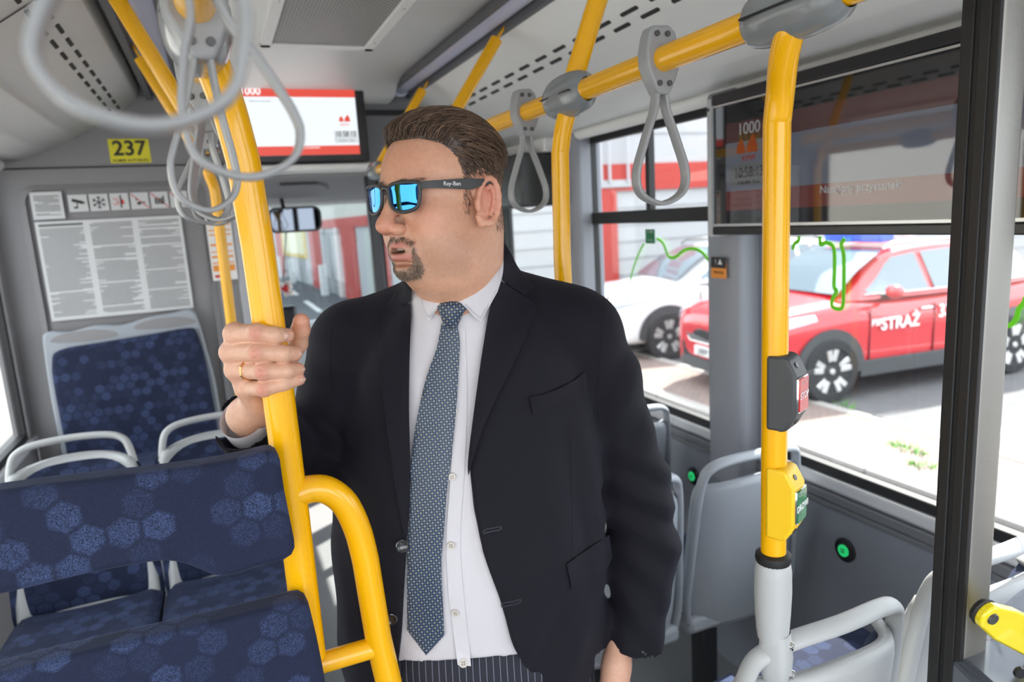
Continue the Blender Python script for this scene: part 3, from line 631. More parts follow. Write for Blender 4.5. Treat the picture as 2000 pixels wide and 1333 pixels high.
for i in range(6):
    x = -.534 + i * .0765; z = 1.7465; r_ = empty('pictogram_sticker', (x + .035, my, z), labs[i], 'sticker', 'pictogram stickers above the notice')
    b_ = G().box((x, my - .001, z), (x + .070, my, z + .070)).build('plate', mat('paper', (.6, .6, .6)), r_, smooth=0)
    P = lambda a, b: (x + .035 + a * .035, my - .0012, z + .035 + b * .035); P2 = lambda a, b: (x + .035 + a * .035, my - .0018, z + .035 + b * .035)
    g = G()
    def seg(g, a, b, w):
        a, b = np.array(a, float), np.array(b, float); d = nrm(b - a); n_ = np.array([-d[1], d[0]]) * w / 2; g.prism([tuple(a - n_), tuple(b - n_), tuple(b + n_), tuple(a + n_)], P, P2)
    if i == 0: seg(g, (-.6, .4), (.5, .05), .38); seg(g, (.5, .05), (.72, -.0), .2); seg(g, (-.1, 0), (-.1, -.45), .12); seg(g, (-.5, -.5), (-.05, -.5), .2)
    if i == 1:
        for k in range(6):
            a = math.radians(60 * k + 30); d = np.array([math.cos(a), math.sin(a)]); seg(g, (0, 0), d * .75, .11)
            for q in (-.7, .7): e = np.array([math.cos(a + q), math.sin(a + q)]); seg(g, d * .42, d * .42 + e * .28, .09)
    if i == 2: seg(g, (.15, -.75), (.15, .75), .16)
    if i == 3: seg(g, (-.3, -.3), (.1, -.3), .35); seg(g, (-.35, 0), (-.35, .4), .1); seg(g, (.1, -.2), (.6, -.2), .12)
    if i == 4:
        for q in (-.4, -.1, .2): seg(g, (q, -.5), (q, .25), .2)
        seg(g, (.45, -.5), (.45, .5), .16)
    if i == 5: seg(g, (-.2, -.35), (.6, -.45), .14); seg(g, (-.2, -.35), (-.3, .2), .14)
    g.build('symbol', BLK, b_, smooth=0)
    g = G()
    if i == 2: seg(g, (-.7, .35), (-.05, .35), .08); seg(g, (-.7, -.3), (-.05, -.3), .08); seg(g, (.25, .25), (.4, -.3), .3); seg(g, (-.3, .15), (-.1, -.2), .12)
    if i > 2: seg(g, (-.95, .9), (.95, -.9), .1)
    if i >= 2: g.build('red_mark', REDP, b_, smooth=0)
tk = empty('tariff_sticker', (.03, 3.40, 1.40), 'narrow white sticker with orange bars behind the far yellow pole', 'sticker')
b_ = G().box((-.022, 3.397, 1.415), (.083, 3.3995, 1.70)).build('plate', mat('sticker_white', (.8, .78, .75), .5), tk, smooth=0)
g = G()
for z, h in ((1.66, .012), (1.635, .006), (1.615, .006), (1.568, .010), (1.54, .005), (1.515, .010), (1.49, .006), (1.455, .028)): g.box((-.015, 3.3962, z), (.076, 3.397, z + h))
g.build('orange_bar', mat('orange_print', (.8, .28, .03), .5), b_, smooth=0)
g = G().box((-.015, 3.3962, 1.68), (.076, 3.397, 1.693)); g.build('heading', BLK, b_, smooth=0)
g = G().box((-.012, 3.3962, 1.427), (.01, 3.397, 1.44)); g.build('red_mark', REDP, b_, smooth=0)
# orange notice on the window pillar
c_ = on(1426, 533, X=1.434); so = empty('warning_sticker', tuple(c_), 'small orange and black sticker on the grey pillar between the windows', 'sticker')
b_ = G().box((1.4330, 1.705, c_[2] - .020), (1.4348, 1.775, c_[2] + .028)).build('orange_field', mat('orange_print', (.8, .4, .03)), so, smooth=0)
G().box((1.4328, 1.705, c_[2] + .012), (1.4335, 1.775, c_[2] + .046)).build('black_field', BLK, so, smooth=0)
text('symbols', '! ▲', .022, (1.4325, 1.738, c_[2] + .030), ys, zs, WHITE, so, .0002)
text('caption', 'UWAGA', .012, (1.4325, 1.74, c_[2] - .002), ys, zs, BLK, b_, .0002)

# --- interior mirror, charm, small lamp seen past the pole
mi = empty('rear_view_mirror', (.50, 4.5, 1.60), 'wide black interior mirror hanging in front of the windscreen', 'mirror')
a0 = on(577, 429, Y=4.5); R_ = Matrix.Rotation(math.radians(-14), 3, 'Z'); 
g = G(); g.prism(rrect(.315, .155, .045, 5), lambda a, b: (a0[0] + a, 4.49, a0[2] + b), lambda a, b: (a0[0] + a, 4.53, a0[2] + b)); g.build('housing', BLACK, mi, bevel=.008)
g = G(); g.prism(rrect(.285, .128, .035, 5), lambda a, b: (a0[0] + a, 4.487, a0[2] + b), lambda a, b: (a0[0] + a, 4.49, a0[2] + b)); g.build('mirror_glass', mat('mirror_glass', (.12, .135, .16), .02, metal=1), mi, smooth=0)  # glass colour darkened in place of the dark interior's reflection
g = G().tube([(a0[0] - .06, 4.52, a0[2] + .06), (a0[0] - .06, 4.6, 1.82)], .012, 8); g.build('arm', BLACK, mi)
ch = empty('hanging_charm', tuple(on(558, 560, Y=4.55)), 'small red and white charm hanging on a cord below the mirror', 'charm')
q = on(556, 500, Y=4.55); q2 = on(553, 552, Y=4.55)
G().tube([(a0[0] - .06, 4.53, a0[2] - .07), tuple(q), tuple(q2)], .004, 6).build('cord', BLACK, ch)
g = G(); rn = random.Random(3)
for k in range(14): g.ball(q2 + np.array([rn.uniform(-.04, .05), rn.uniform(-.02, .02), rn.uniform(-.08, .0)]), .018, 8, 6)
g.build('tassel', mat('charm_white', (.8, .75, .72), .8), ch)
g = G()
for k in range(4): g.ball(q2 + np.array([rn.uniform(-.03, .04), -.02, rn.uniform(-.06, -.02)]), .013, 8, 6)
g.build('bead', REDP, ch)
c_ = on(712, 336, Y=3.55); lp = empty('cab_lamp', tuple(c_), 'small oval chrome lamp under the header beside the man\'s forehead', 'lamp')
G().ball(c_, (.075, .03, .022), 16, 8).build('shell', CHROME, lp)
# --- route lines and sign stuck on the window glass
GL = mat('neon_green_film', (.18, .80, .01), .5)
def film(pxs, label, w=.012):
    P = [on(px, py, X=XR + .006) for px, py in pxs]
    g = G(); pp = catmull(P, 4); V = []; Fs = []
    for i, p in enumerate(pp):
        t = nrm(pp[min(i + 1, len(pp) - 1)] - pp[max(i - 1, 0)]); n_ = nrm(np.cross(t, (1, 0, 0))) * w / 2; V += [p - n_, p + n_]
    for i in range(len(pp) - 1): Fs.append((2 * i, 2 * i + 1, 2 * i + 3, 2 * i + 2))
    g.add(V, Fs); o = g.build('route_line_sticker', GL, smooth=0, solid=.0008); return tag(o, label, 'sticker', 'green route line stickers on the windows')
film([(1227, 590), (1232, 545), (1240, 515), (1250, 490), (1258, 476)], 'bright green line on the glass running down left of the small green sign', .009)
film([(1283, 466), (1295, 475), (1305, 500), (1318, 503), (1335, 490), (1352, 486), (1370, 492), (1385, 510), (1398, 525), (1408, 532)], 'bright green wavy line on the glass running right from the small green sign')
film([(1548, 488), (1552, 476), (1560, 470), (1560, 462)], 'short bright green hook on the glass just right of the yellow pole')
film([(1601, 462), (1603, 478), (1614, 474), (1628, 484), (1630, 520), (1629, 560), (1634, 568), (1626, 585), (1625, 598), (1636, 604), (1646, 598), (1648, 560), (1648, 500), (1643, 478), (1650, 466)], 'bright green narrow loop on the glass over the red bonnet')
film([(1964, 638), (1975, 634), (1985, 622), (1990, 604), (2000, 592), (2004, 580)], 'green curve on the glass at the right edge beyond the black post', .011)
c_ = on(1270, 462, X=XR + .006); sg2 = empty('stop_sign_sticker', tuple(c_), 'small green rectangular sign sticker high on the side window glass', 'sticker')
b_ = G().box((c_[0] - .001, c_[1] - .031, c_[2] - .027), (c_[0], c_[1] + .031, c_[2] + .027)).build('field', mat('sign_green', (.01, .19, .07), .5), sg2, smooth=0)
text('words', 'H  1000', .012, (c_[0] - .0015, c_[1], c_[2] + .017), ys, zs, WHITE, b_, .0002)
text('words', 'P   M', .012, (c_[0] - .0015, c_[1], c_[2] - .015), ys, zs, WHITE, b_, .0002)
# ============================================================ seats
SHELL = mat('seat_shell_grey', (.33, .355, .39), .4, bump=(500, .12))
def passenger_seat(cx, y, face, base, label, group, w=.17, top=.995, shell_m=None, hgt=.47, wrap=False):
    """moulded shell seat with a loop handle; face=+1 looks to the bus front, -1 to the rear"""
    root = empty('passenger_seat', (cx, y, base), label, 'seat', group)
    M_ = shell_m or SHELL
    def at(x, d, z): return (cx + x * face, y + d * face, z)
    zb, zt = top - .052 - hgt, top - .052
    def half(t): return w * (1.10 - .10 * t) * (1 - .35 * max(0, (t - .9) / .1) ** 2 * .3) * (1 if t > .1 else .90 + .10 * (t / .1))
    rows = []
    for i in range(22):
        t = i / 21; z = zb + (zt - zb) * t; h = half(t); r_ = []
        for j in range(19):
            q = -1 + 2 * j / 18; zz = z - .022 * t ** 6 * abs(q) ** 2.2
            if t > .8: zz -= 0
            d = -.055 * t - .030 * (1 - q * q) + .045 * abs(q) ** 5 + (.03 * (1 - t) ** 6)
            r_.append(at(h * q, d, zz))
        rows.append(r_)
    sh = G().grid(rows).build('shell', M_, root, smooth=80, solid=.020)
    # loop handle
    P = [(-w * 1.02, -.020, zt - .16), (-w * 1.00, -.028, zt - .07), (-w * .93, -.040, zt + .005), (-w * .82, -.052, top - .018), (-w * .55, -.062, top - .004), (0, -.070, top), (w * .55, -.062, top - .004), (w * .82, -.052, top - .018), (w * .93, -.040, zt + .005), (w * 1.0, -.028, zt - .07), (w * 1.02, -.020, zt - .16)]
    if not wrap:
        lo = [(-half(t) * 1.01, -.055 * t + .018, zb + (zt - zb) * t) for t in (0, .2, .4)]; P = lo + P[1:-1] + [(-a, b, c) for a, b, c in lo[::-1]]
    G().sweep([at(*p) for p in catmull(P, 6)], [(q[0] * .0155, q[1] * .010) for q in [(math.cos(a), math.sin(a)) for a in np.linspace(0, 2 * math.pi, 14, endpoint=False)]], up=(0, 1, 0)).build('handle', M_, root, smooth=80)
    # back cushion and seat cushion
    g = G()
    for s_, dd in ((0, .012), (1, .045)):
        rows = []
        for i in range(16):
            t = (.02 if wrap else .16) + (.94 if wrap else .80) * i / 15; z = zb + (zt - zb) * t; h = half(t) * (1.12 if wrap else .90); e = min(i, 15 - i) / 2; r_ = []
            for j in range(17):
                q = -1 + 2 * j / 16; ee = min(1, min(e, (1 - abs(q)) * 6)) if s_ else 0
                zz = z - .022 * t ** 6 * abs(q) ** 2.2
                r_.append(at(h * q, -.055 * t - .030 * (1 - q * q) + .03 * abs(q) ** 5 + .012 + (.034 * math.sqrt(ee)), zz))
            rows.append(r_)
        g.grid(rows)
    g.build('backrest_cushion', HEXF, root, smooth=80)
    g = G(); rows = []
    for i in range(13):
        v = i / 12; r_ = []
        for j in range(17):
            q = -1 + 2 * j / 16; ee = min(1, min(i, 12 - i) / 2, (1 - abs(q)) * 6)
            r_.append(at(w * (1.19 if wrap else 1.08) * q, .0 + .40 * v, zb + .045 + .03 * v + .03 * math.sqrt(max(0, ee)) - .012 * (1 - q * q)))
        rows.append(r_)
    g.grid(rows); g.grid([[(p[0], p[1], zb + .03) for p in r_] for r_ in rows]); g.build('seat_cushion', HEXF, root, smooth=80)
    g = G().box(tuple(np.minimum(at(-w * 1.08, -.01, zb), at(w * 1.08, .40, zb + .05))), tuple(np.maximum(at(-w * 1.08, -.01, zb), at(w * 1.08, .40, zb + .05)))); g.build('seat_pan', M_, root, bevel=.015)
    g = G()
    g.box(tuple(np.minimum(at(-.03, .14, base + .002), at(.03, .20, zb))), tuple(np.maximum(at(-.03, .14, base + .002), at(.03, .20, zb))))
    g.box(tuple(np.minimum(at(-.13, .06, base + .001), at(.13, .28, base + .02))), tuple(np.maximum(at(-.13, .06, base + .001), at(.13, .28, base + .02)))); g.build('pedestal', BLACK, root, bevel=.006)
    return root
GS = 'grey shell seats on the window side'
passenger_seat(.823, .785, 1, 0, 'grey shell seat coloured lighter as if lit, whose loop handle is clamped to the foot of the yellow pole', GS, .168, .968, LGREY)  # nearest row gets a lighter shell colour to look lit
passenger_seat(1.215, .785, 1, 0, 'grey shell seat coloured lighter as if lit, with a blue cushion edge, mostly hidden by the black post', GS, .163, .99, LGREY)
passenger_seat(.885, 1.46, 1, 0, 'grey shell aisle seat half hidden behind the man\'s hanging sleeve', GS, .160, .95)
passenger_seat(1.277, 1.46, 1, 0, 'grey shell seat with a big loop handle, directly left of the yellow pole foot', GS, .172, .955)
passenger_seat(.885, 2.06, 1, 0, 'grey shell seat in the row furthest forward, seen in the gap under the man\'s arm', GS, .160, .95)
passenger_seat(1.277, 2.06, 1, 0, 'window-side grey shell seat of the row furthest forward, below the small round wall button', GS, .160, .93)
GL_ = 'pair of blue seats facing the rear'
passenger_seat(-.45, 2.22, -1, .20, 'rear-facing blue plush seat with grey loop handle, the one nearer the driver-side window', GL_, .158, 1.065, LGREY, .48, True)
passenger_seat(-.066, 2.22, -1, .20, 'rear-facing blue plush seat with grey loop handle, the one nearer the aisle', GL_, .158, 1.065, LGREY, .48, True)
# double seat against the partition
ds = empty('double_seat', (-.4, 3.2, .20), 'wide blue double seat with a grey frame standing against the partition below the notice', 'seat')
yb = 3.375
def fr(x, z, d=0): return (x, yb - .02 + d, z)
out = catmull([(-.70, .70), (-.705, .95), (-.70, 1.18), (-.685, 1.262), (-.60, 1.255), (-.50, 1.272), (-.40, 1.262), (-.30, 1.285), (-.20, 1.292), (-.13, 1.30), (-.105, 1.25), (-.085, 1.1), (-.07, .95), (-.065, .70)], 3)
g = G().prism([tuple(p) for p in out], lambda a, b: fr(a, b, 0), lambda a, b: fr(a, b, .04)); g.build('frame', SHELL, ds, bevel=.008)
for cx_, tl in ((-.545, 0), (-.235, .02)):
    G().prism([(cx_ + .125 * math.cos(a) * (1 if math.sin(a) > -.2 else .95), 1.222 + tl + (.035 if math.sin(a) > 0 else .012) * math.sin(a)) for a in np.linspace(0, 2 * math.pi, 20, endpoint=False)], lambda a, b: fr(a, b, -.002), lambda a, b: fr(a, b, .003)).build('handle_recess', WALLG, ds, smooth=0)
o2 = [(-.675, .68), (-.68, 1.0), (-.672, 1.14), (-.64, 1.187), (-.5, 1.200), (-.3, 1.212), (-.15, 1.222), (-.118, 1.20), (-.10, 1.1), (-.09, .95), (-.083, .68)]
g = G().prism([tuple(p) for p in catmull(o2, 3)], lambda a, b: fr(a, b, -.045), lambda a, b: fr(a, b, 0)); g.build('backrest_cushion', HEXF, ds, bevel=.018, seg=4)
g = G().box((-.69, 2.90, .62), (-.085, 3.33, .70)); g.build('seat_cushion', HEXF, ds, bevel=.02, seg=4)
g = G().box((-.70, 2.92, .202), (-.08, 3.36, .62)); g.build('base', SHELL, ds, bevel=.01)
# leaning pads on the yellow bar, nearest thing on the left
def pad(name, pxs, yf, th, label, xl):
    P = [on(x, y, Y=yf) for x, y in pxs]; poly = [(p[0], p[2]) for p in P]
    poly = [(max(a, xl), b) for a, b in poly]
    o = G().prism(poly, lambda a, b: (a, yf, b), lambda a, b: (a, yf + th, b)).build(name, HEXF, bevel=.010, seg=4, smooth=60)
    o['category'] = 'pad'; o['label'] = label; o['group'] = 'blue leaning pads on the yellow frame'; return o
top = catmull([(-900, 1115), (-300, 1012), (0, 962), (150, 943), (300, 925), (430, 906), (515, 886)], 3) + [np.array(p) for p in ((530, 884), (541, 890), (548, 903), (556, 960), (566, 1010), (576, 1060), (577, 1075), (571, 1088), (556, 1098))]
bot = catmull([(500, 1113), (460, 1127), (425, 1130), (395, 1119), (360, 1106), (330, 1101), (300, 1102), (230, 1114), (150, 1130), (60, 1152), (0, 1166), (-300, 1235), (-900, 1380)], 3)
pad('leaning_pad', [tuple(p) for p in top] + [tuple(p) for p in bot], .915, .045, 'wide blue leaning pad with wavy lower edge beside the gripped pole, upper of two', -.72)
top = catmull([(-900, 1570), (0, 1322), (150, 1283), (300, 1247), (450, 1212), (570, 1180)], 3) + [np.array(p) for p in ((588, 1178), (600, 1184), (608, 1200), (620, 1250), (632, 1310), (648, 1400), (640, 1440))]
pad('leaning_pad', [tuple(p) for p in top] + [(400, 1500), (0, 1620), (-900, 1900)], .915, .045, 'blue leaning pad at the lower left corner of the picture, lower of two', -.72)
# armrest knob beside the rear-facing pair
a1, a2 = on(584, 1042, Y=1.62), on(603, 1110, Y=1.62)
ar = empty('armrest', tuple(a2), 'short grey curved armrest end showing between blue pad and yellow bar', 'armrest')
G().tube(catmull([a1 + [-.02, .12, .0], a1, (a1 + a2) / 2 + [.004, -.012, 0], a2], 5), .013, 12).build('grip', SHELL, ar)
G().tube([a1 + [-.02, .12, .0], (a1[0] - .06, 2.12, a1[2] - .1)], .012, 10).build('arm', SHELL, ar)

# ============================================================ black and steel door-side post with its fittings
bp = empty('partition_post', (.93, .6, 0), 'tall black and satin steel square post at the right, between seats and glass screen', 'post')
h_ = nrm((.92, -.39, 0)); n_ = np.array([-h_[1] * -1, 0, 0])
F1 = nrm((-1, .03, 0))             # rubber face looks at the photographer
F2 = nrm((-.03, -1, 0))             # steel face looks to the right
_c = on(1919, 700, Y=.560); c0 = np.array([_c[0] + .024, _c[1] + .024, 0]); 
def pa(a, b, z): return c0 + F2 * a + F1 * b + ZV * z
g = G(); g.prism(rrect(.050, .050, .007, 3), lambda a, b: pa(a, b, .0), lambda a, b: pa(a, b, 2.06)); g.build('steel_tube', mat('satin_steel', (.30, .29, .27), .42, metal=.75, bump=(500, .1)), bp, smooth=60)
g = G()
for a0, a1_, d in ((-.0245, .0235, .0275), (-.020, -.006, .031), (.000, .014, .030)): g.prism([(a0, .02), (a0, d), (a1_, d), (a1_, .02)], lambda a, b: pa(a, b, .0), lambda a, b: pa(a, b, 2.06))
g.build('rubber_seal', RUBBER, bp, bevel=.0015)
# clear screen to the right of the post, with its yellow bar and the metal box behind
cs = empty('clear_screen', (1.05, .5, .8), 'clear curved plastic screens beyond the steel post at the right edge', 'screen panel')
for k, (y0, zt) in enumerate(((.56, 1.09), (.47, 1.03))):
    pts = [(.94, .80), (.94, zt - .06)] + [tuple(p) for p in catmull([(.94, zt - .06), (1.02, zt - .015), (1.15, zt), (1.35, zt)], 5)] + [(1.35, .80)]
    G().prism(pts, lambda a, b: (a, y0 - (a - .94) * .2, b), lambda a, b: (a, y0 + .006 - (a - .94) * .2, b)).build('panel', glass('clear_plastic', (.86, .87, .90), .1), cs, smooth=0)
p0, p1 = on(1930, 1203, D=.80), on(2075, 1278, D=.86)
yb_ = empty('yellow_latch_bar', tuple(p0), 'glossy yellow bar bolted to the steel post at lower right', 'bar')
d_ = nrm(p1 - p0); w_ = nrm(np.cross(d_, WV)); nn = nrm(np.cross(d_, w_))
g = G(); out = []
for a in np.linspace(math.pi * .5, math.pi * 1.5, 9): out.append((.018 * math.cos(a) * .9, .018 * math.sin(a)))
out += [(.035, -.024), (.14, -.026), (.14, .026), (.035, .024)]
g.prism(out, lambda a, b: p0 + d_ * a + w_ * b - nn * .006, lambda a, b: p0 + d_ * a + w_ * b + nn * .006); g.build('bar', mat('yellow_enamel', (.85, .68, .01), .15, coat=.6), yb_, bevel=.003)
G().lathe([(0, .009), (.007, .009), (.008, .006)], p0 - 0 * nn, axis=nn if nn.dot(WV) < 0 else -nn, n=14).build('bolt', STEEL, yb_)
G().lathe([(.017, -.012), (.019, -.006), (.016, -.004)], p0, axis=nn if nn.dot(WV) < 0 else -nn, n=20).build('washer', RUBBER, yb_)
q = on(1968, 1328, D=.84)
bx = empty('dark_case', tuple(q), 'glossy dark bluish case at the lower right corner behind the post', 'case')
g = G().box(tuple(q - [.06, .06, .07]), tuple(q + [.075, .06, .025]), R=np.array(Matrix.Rotation(math.radians(-20), 3, 'Z'))); g.build('body', mat('case_blue_black', (.07, .08, .105), .25, coat=.5), bx, bevel=.014, seg=3)
G().lathe([(0, .004), (.007, .004), (.008, 0)], on(1990, 1313, D=.79), axis=-WV, n=12).build('bolt', BLACK, bx)
# ============================================================ outside
GZ = -.70
ASPH = mat('asphalt', (.115, .115, .12), .9, noise=(6, .35, (.17, .165, .16)), bump=(120, .4))
g = G().box((-40, -15, GZ - .3), (60, 80, GZ)); st(g.build('ground', ASPH, smooth=0))
st(G().box((-2.6, -14, GZ), (4.80, 78, GZ + .003)).build('road', mat('road_asphalt_shaded', (.055, .06, .068), .9, noise=(8, .4, (.08, .085, .09))), smooth=0))  # darker asphalt sheet: the shade on the road is put into its colour
pv = bpy.data.materials.new('brick_paving'); pv.use_nodes = True; nt = pv.node_tree; b = principled(pv)
tc = N(nt, 'ShaderNodeTexCoord'); br = N(nt, 'ShaderNodeTexBrick'); nt.links.new(tc.outputs['Object'], br.inputs[0]); br.inputs['Scale'].default_value = 4.5
br.inputs['Color1'].default_value = (.27, .19, .16, 1); br.inputs['Color2'].default_value = (.21, .165, .15, 1); br.inputs['Mortar'].default_value = (.10, .09, .085, 1); br.inputs['Mortar Size'].default_value = .02
nt.links.new(br.outputs['Color'], b.inputs['Base Color']); b.inputs['Roughness'].default_value = .9
st(G().box((4.97, -10, GZ), (6.0, 60, GZ + .035)).build('pavement', pv, smooth=0))
KB = mat('kerb_concrete', (.33, .31, .29), .85, bump=(60, .3))
for k, (x0, x1, zt) in enumerate(((4.80, 4.97, .06), (6.0, 6.13, .05))):
    g = G(); y = -8
    while y < 40: g.box((x0, y, GZ), (x1, y + .985, GZ + zt)); y += 1.0
    st(g.build('kerb', KB, bevel=.012))
LM = mat('road_paint', (.62, .62, .60), .8)
g = G()
for y in (1.3, 4.1, 6.9, 9.7): g.box((6.2, y - .06, GZ), (11, y + .06, GZ + .004))
g.box((11, -5, GZ), (11.12, 12, GZ + .004)); st(g.build('parking_lines', LM, smooth=0))
g = G()
for y in (14, 20, 26, 32): g.box((2.45, y, GZ), (2.6, y + 3.4, GZ + .008))
st(g.build('lane_marking', LM, smooth=0))
# little weeds at the kerb
wd = mat('weed_green', (.10, .30, .03), .7); rn = random.Random(9)
for k, (px, py) in enumerate(((1800, 912), (1790, 885), (1656, 795), (1752, 872))):
    c = on(px, py, Z=GZ + .035); g = G()
    for i in range(26):
        a = rn.uniform(0, 6.28); L_ = rn.uniform(.03, .11); d = np.array([math.cos(a), math.sin(a), 1.2]); b0 = c + np.array([rn.uniform(-.06, .06), rn.uniform(-.1, .1), 0])
        s_ = nrm(np.cross(d, ZV)) * .008; g.add([b0 - s_, b0 + s_, b0 + nrm(d) * L_], [(0, 1, 2)])
    tag(g.build('weed', wd, smooth=0, solid=.001), ('tuft of green weeds in the brick pavement, the one nearest the bus', 'tuft of green weeds in the brick pavement just beyond the nearest tuft', 'tuft of green weeds at the kerb below the red car\'s front wheel', 'tuft of green weeds in the brick pavement, furthest right but one')[k], 'weed', 'weeds along the pavement')
# building: low block with red band; one face along the road, one behind the parked cars
WB = mat('building_white', (.38, .38, .39), .8, bump=(20, .2)); RB = mat('building_red', (.38, .035, .025), .7); GB_ = mat('door_grey', (.30, .30, .31), .6)
CR = mat('building_beige', (.48, .46, .42), .8)
BA = np.array([4.30, 13.0]); BD = nrm(np.array([-.045, 1.0])); BN = np.array([BD[1], -BD[0]])      # along road, outwards away
def ba(s, d, z): p = BA + BD * s + BN * d; return (p[0], p[1], z)
def bbox_(g, s0, s1, d0, d1, z0, z1):
    V = [ba(s, d, z) for z in (z0, z1) for s, d in ((s0, d0), (s0, d1), (s1, d1), (s1, d0))]
    g.add(V, [(0, 1, 2, 3), (7, 6, 5, 4), (0, 4, 5, 1), (1, 5, 6, 2), (2, 6, 7, 3), (3, 7, 4, 0)])
bd = empty('building', (8, 20, GZ), 'long low white building with a red band, red gates and grey doors along the road', 'building')
g = G(); bbox_(g, 0, 34, 0, 20, GZ, 6.5); g.box((4.3, 12.98, GZ), (30, 13.3, 6.5)); g.build('wall', WB, bd, smooth=0)
g = G(); bbox_(g, 0, 34, -.02, .0, 1.9, 6.5); g.build('upper_cladding', CR, bd, smooth=0)
g = G(); bbox_(g, 0, 34, -.05, 0, 1.60, 1.90); g.box((4.3, 12.90, 2.02), (30, 12.98, 2.58)); g.build('red_band', RB, bd, smooth=0)
g = G()
for z in np.arange(-.5, 2.0, .36): g.box((4.3, 12.955, z), (30, 12.97, z + .03))
for z in (3.2, 3.9, 4.6): g.box((4.3, 12.955, z), (30, 12.97, z + .03))
g.build('cladding_joint', mat('joint_grey_paint', (.33, .33, .34), .8), bd, smooth=0)
def s_at(px, py):         # distance along the road face seen at a point of the photograph
    d = ray(px, py); A = np.array([[d[0], -BD[0]], [d[1], -BD[1]]]); t, s = np.linalg.solve(A, BA - EYE[:2]); return s
def road_face(name, m, pa_, pb_, z0, z1, dep=.04, sub=None):
    s0, s1 = sorted((s_at(pa_, 480), s_at(pb_, 480))); g = G(); bbox_(g, s0, s1, -dep, .01, z0, z1); return g.build(name, m, bd, smooth=0)
road_face('red_gate', RB, 668, 697, GZ, 1.6); road_face('red_gate', RB, 606, 630, GZ, 1.6)
road_face('grey_door', GB_, 640, 660, GZ, 1.55, .03); road_face('red_gate', RB, 745, 760, GZ, 1.6)
road_face('pilaster', mat('pilaster_pale', (.6, .52, .50), .8), 661, 666, GZ, 1.6, .12); road_face('pilaster', WB, 633, 638, GZ, 1.6, .12)
road_face('roller_door', mat('roller_pale', (.40, .42, .40), .7), 715, 742, GZ, 1.5, .03)
road_face('yellow_surround', mat('surround_yellow', (.65, .45, .10), .7), 553, 599, .4, 1.6, .05); road_face('window_blind', mat('blind_cream', (.75, .70, .5), .7), 557, 596, .55, 1.55, .07)
road_face('red_gate', RB, 541, 552, GZ, 1.6)
for px, lb_ in ((655, 'white block nearest the bus, against the building beside a red gate'), (590, 'white block against the building under the yellow-framed window, the middle one'), (562, 'white block furthest away along the building')):
    s = s_at(px, 530); g = G(); bbox_(g, s, s + .35, -.5, -.3, GZ, .35); tag(g.build('white_bollard', mat('white_paint', (.7, .7, .7), .5), smooth=0), lb_, 'bollard', 'white blocks along the building')
g = G().box((7.40, 12.88, GZ), (7.95, 12.97, 2.2)); g.build('red_gate', RB, bd, smooth=0); g = G().box((7.40, 12.84, 2.1), (8.3, 12.99, 2.25)); g.build('canopy', WB, bd)
for x in (7.55, 7.75, 8.2): g = G().tube([(x, 12.8, 2.2), (x, 12.8, 5)], .03, 8); g.build('downpipe', mat('pipe_grey', (.4, .4, .42), .5), bd)

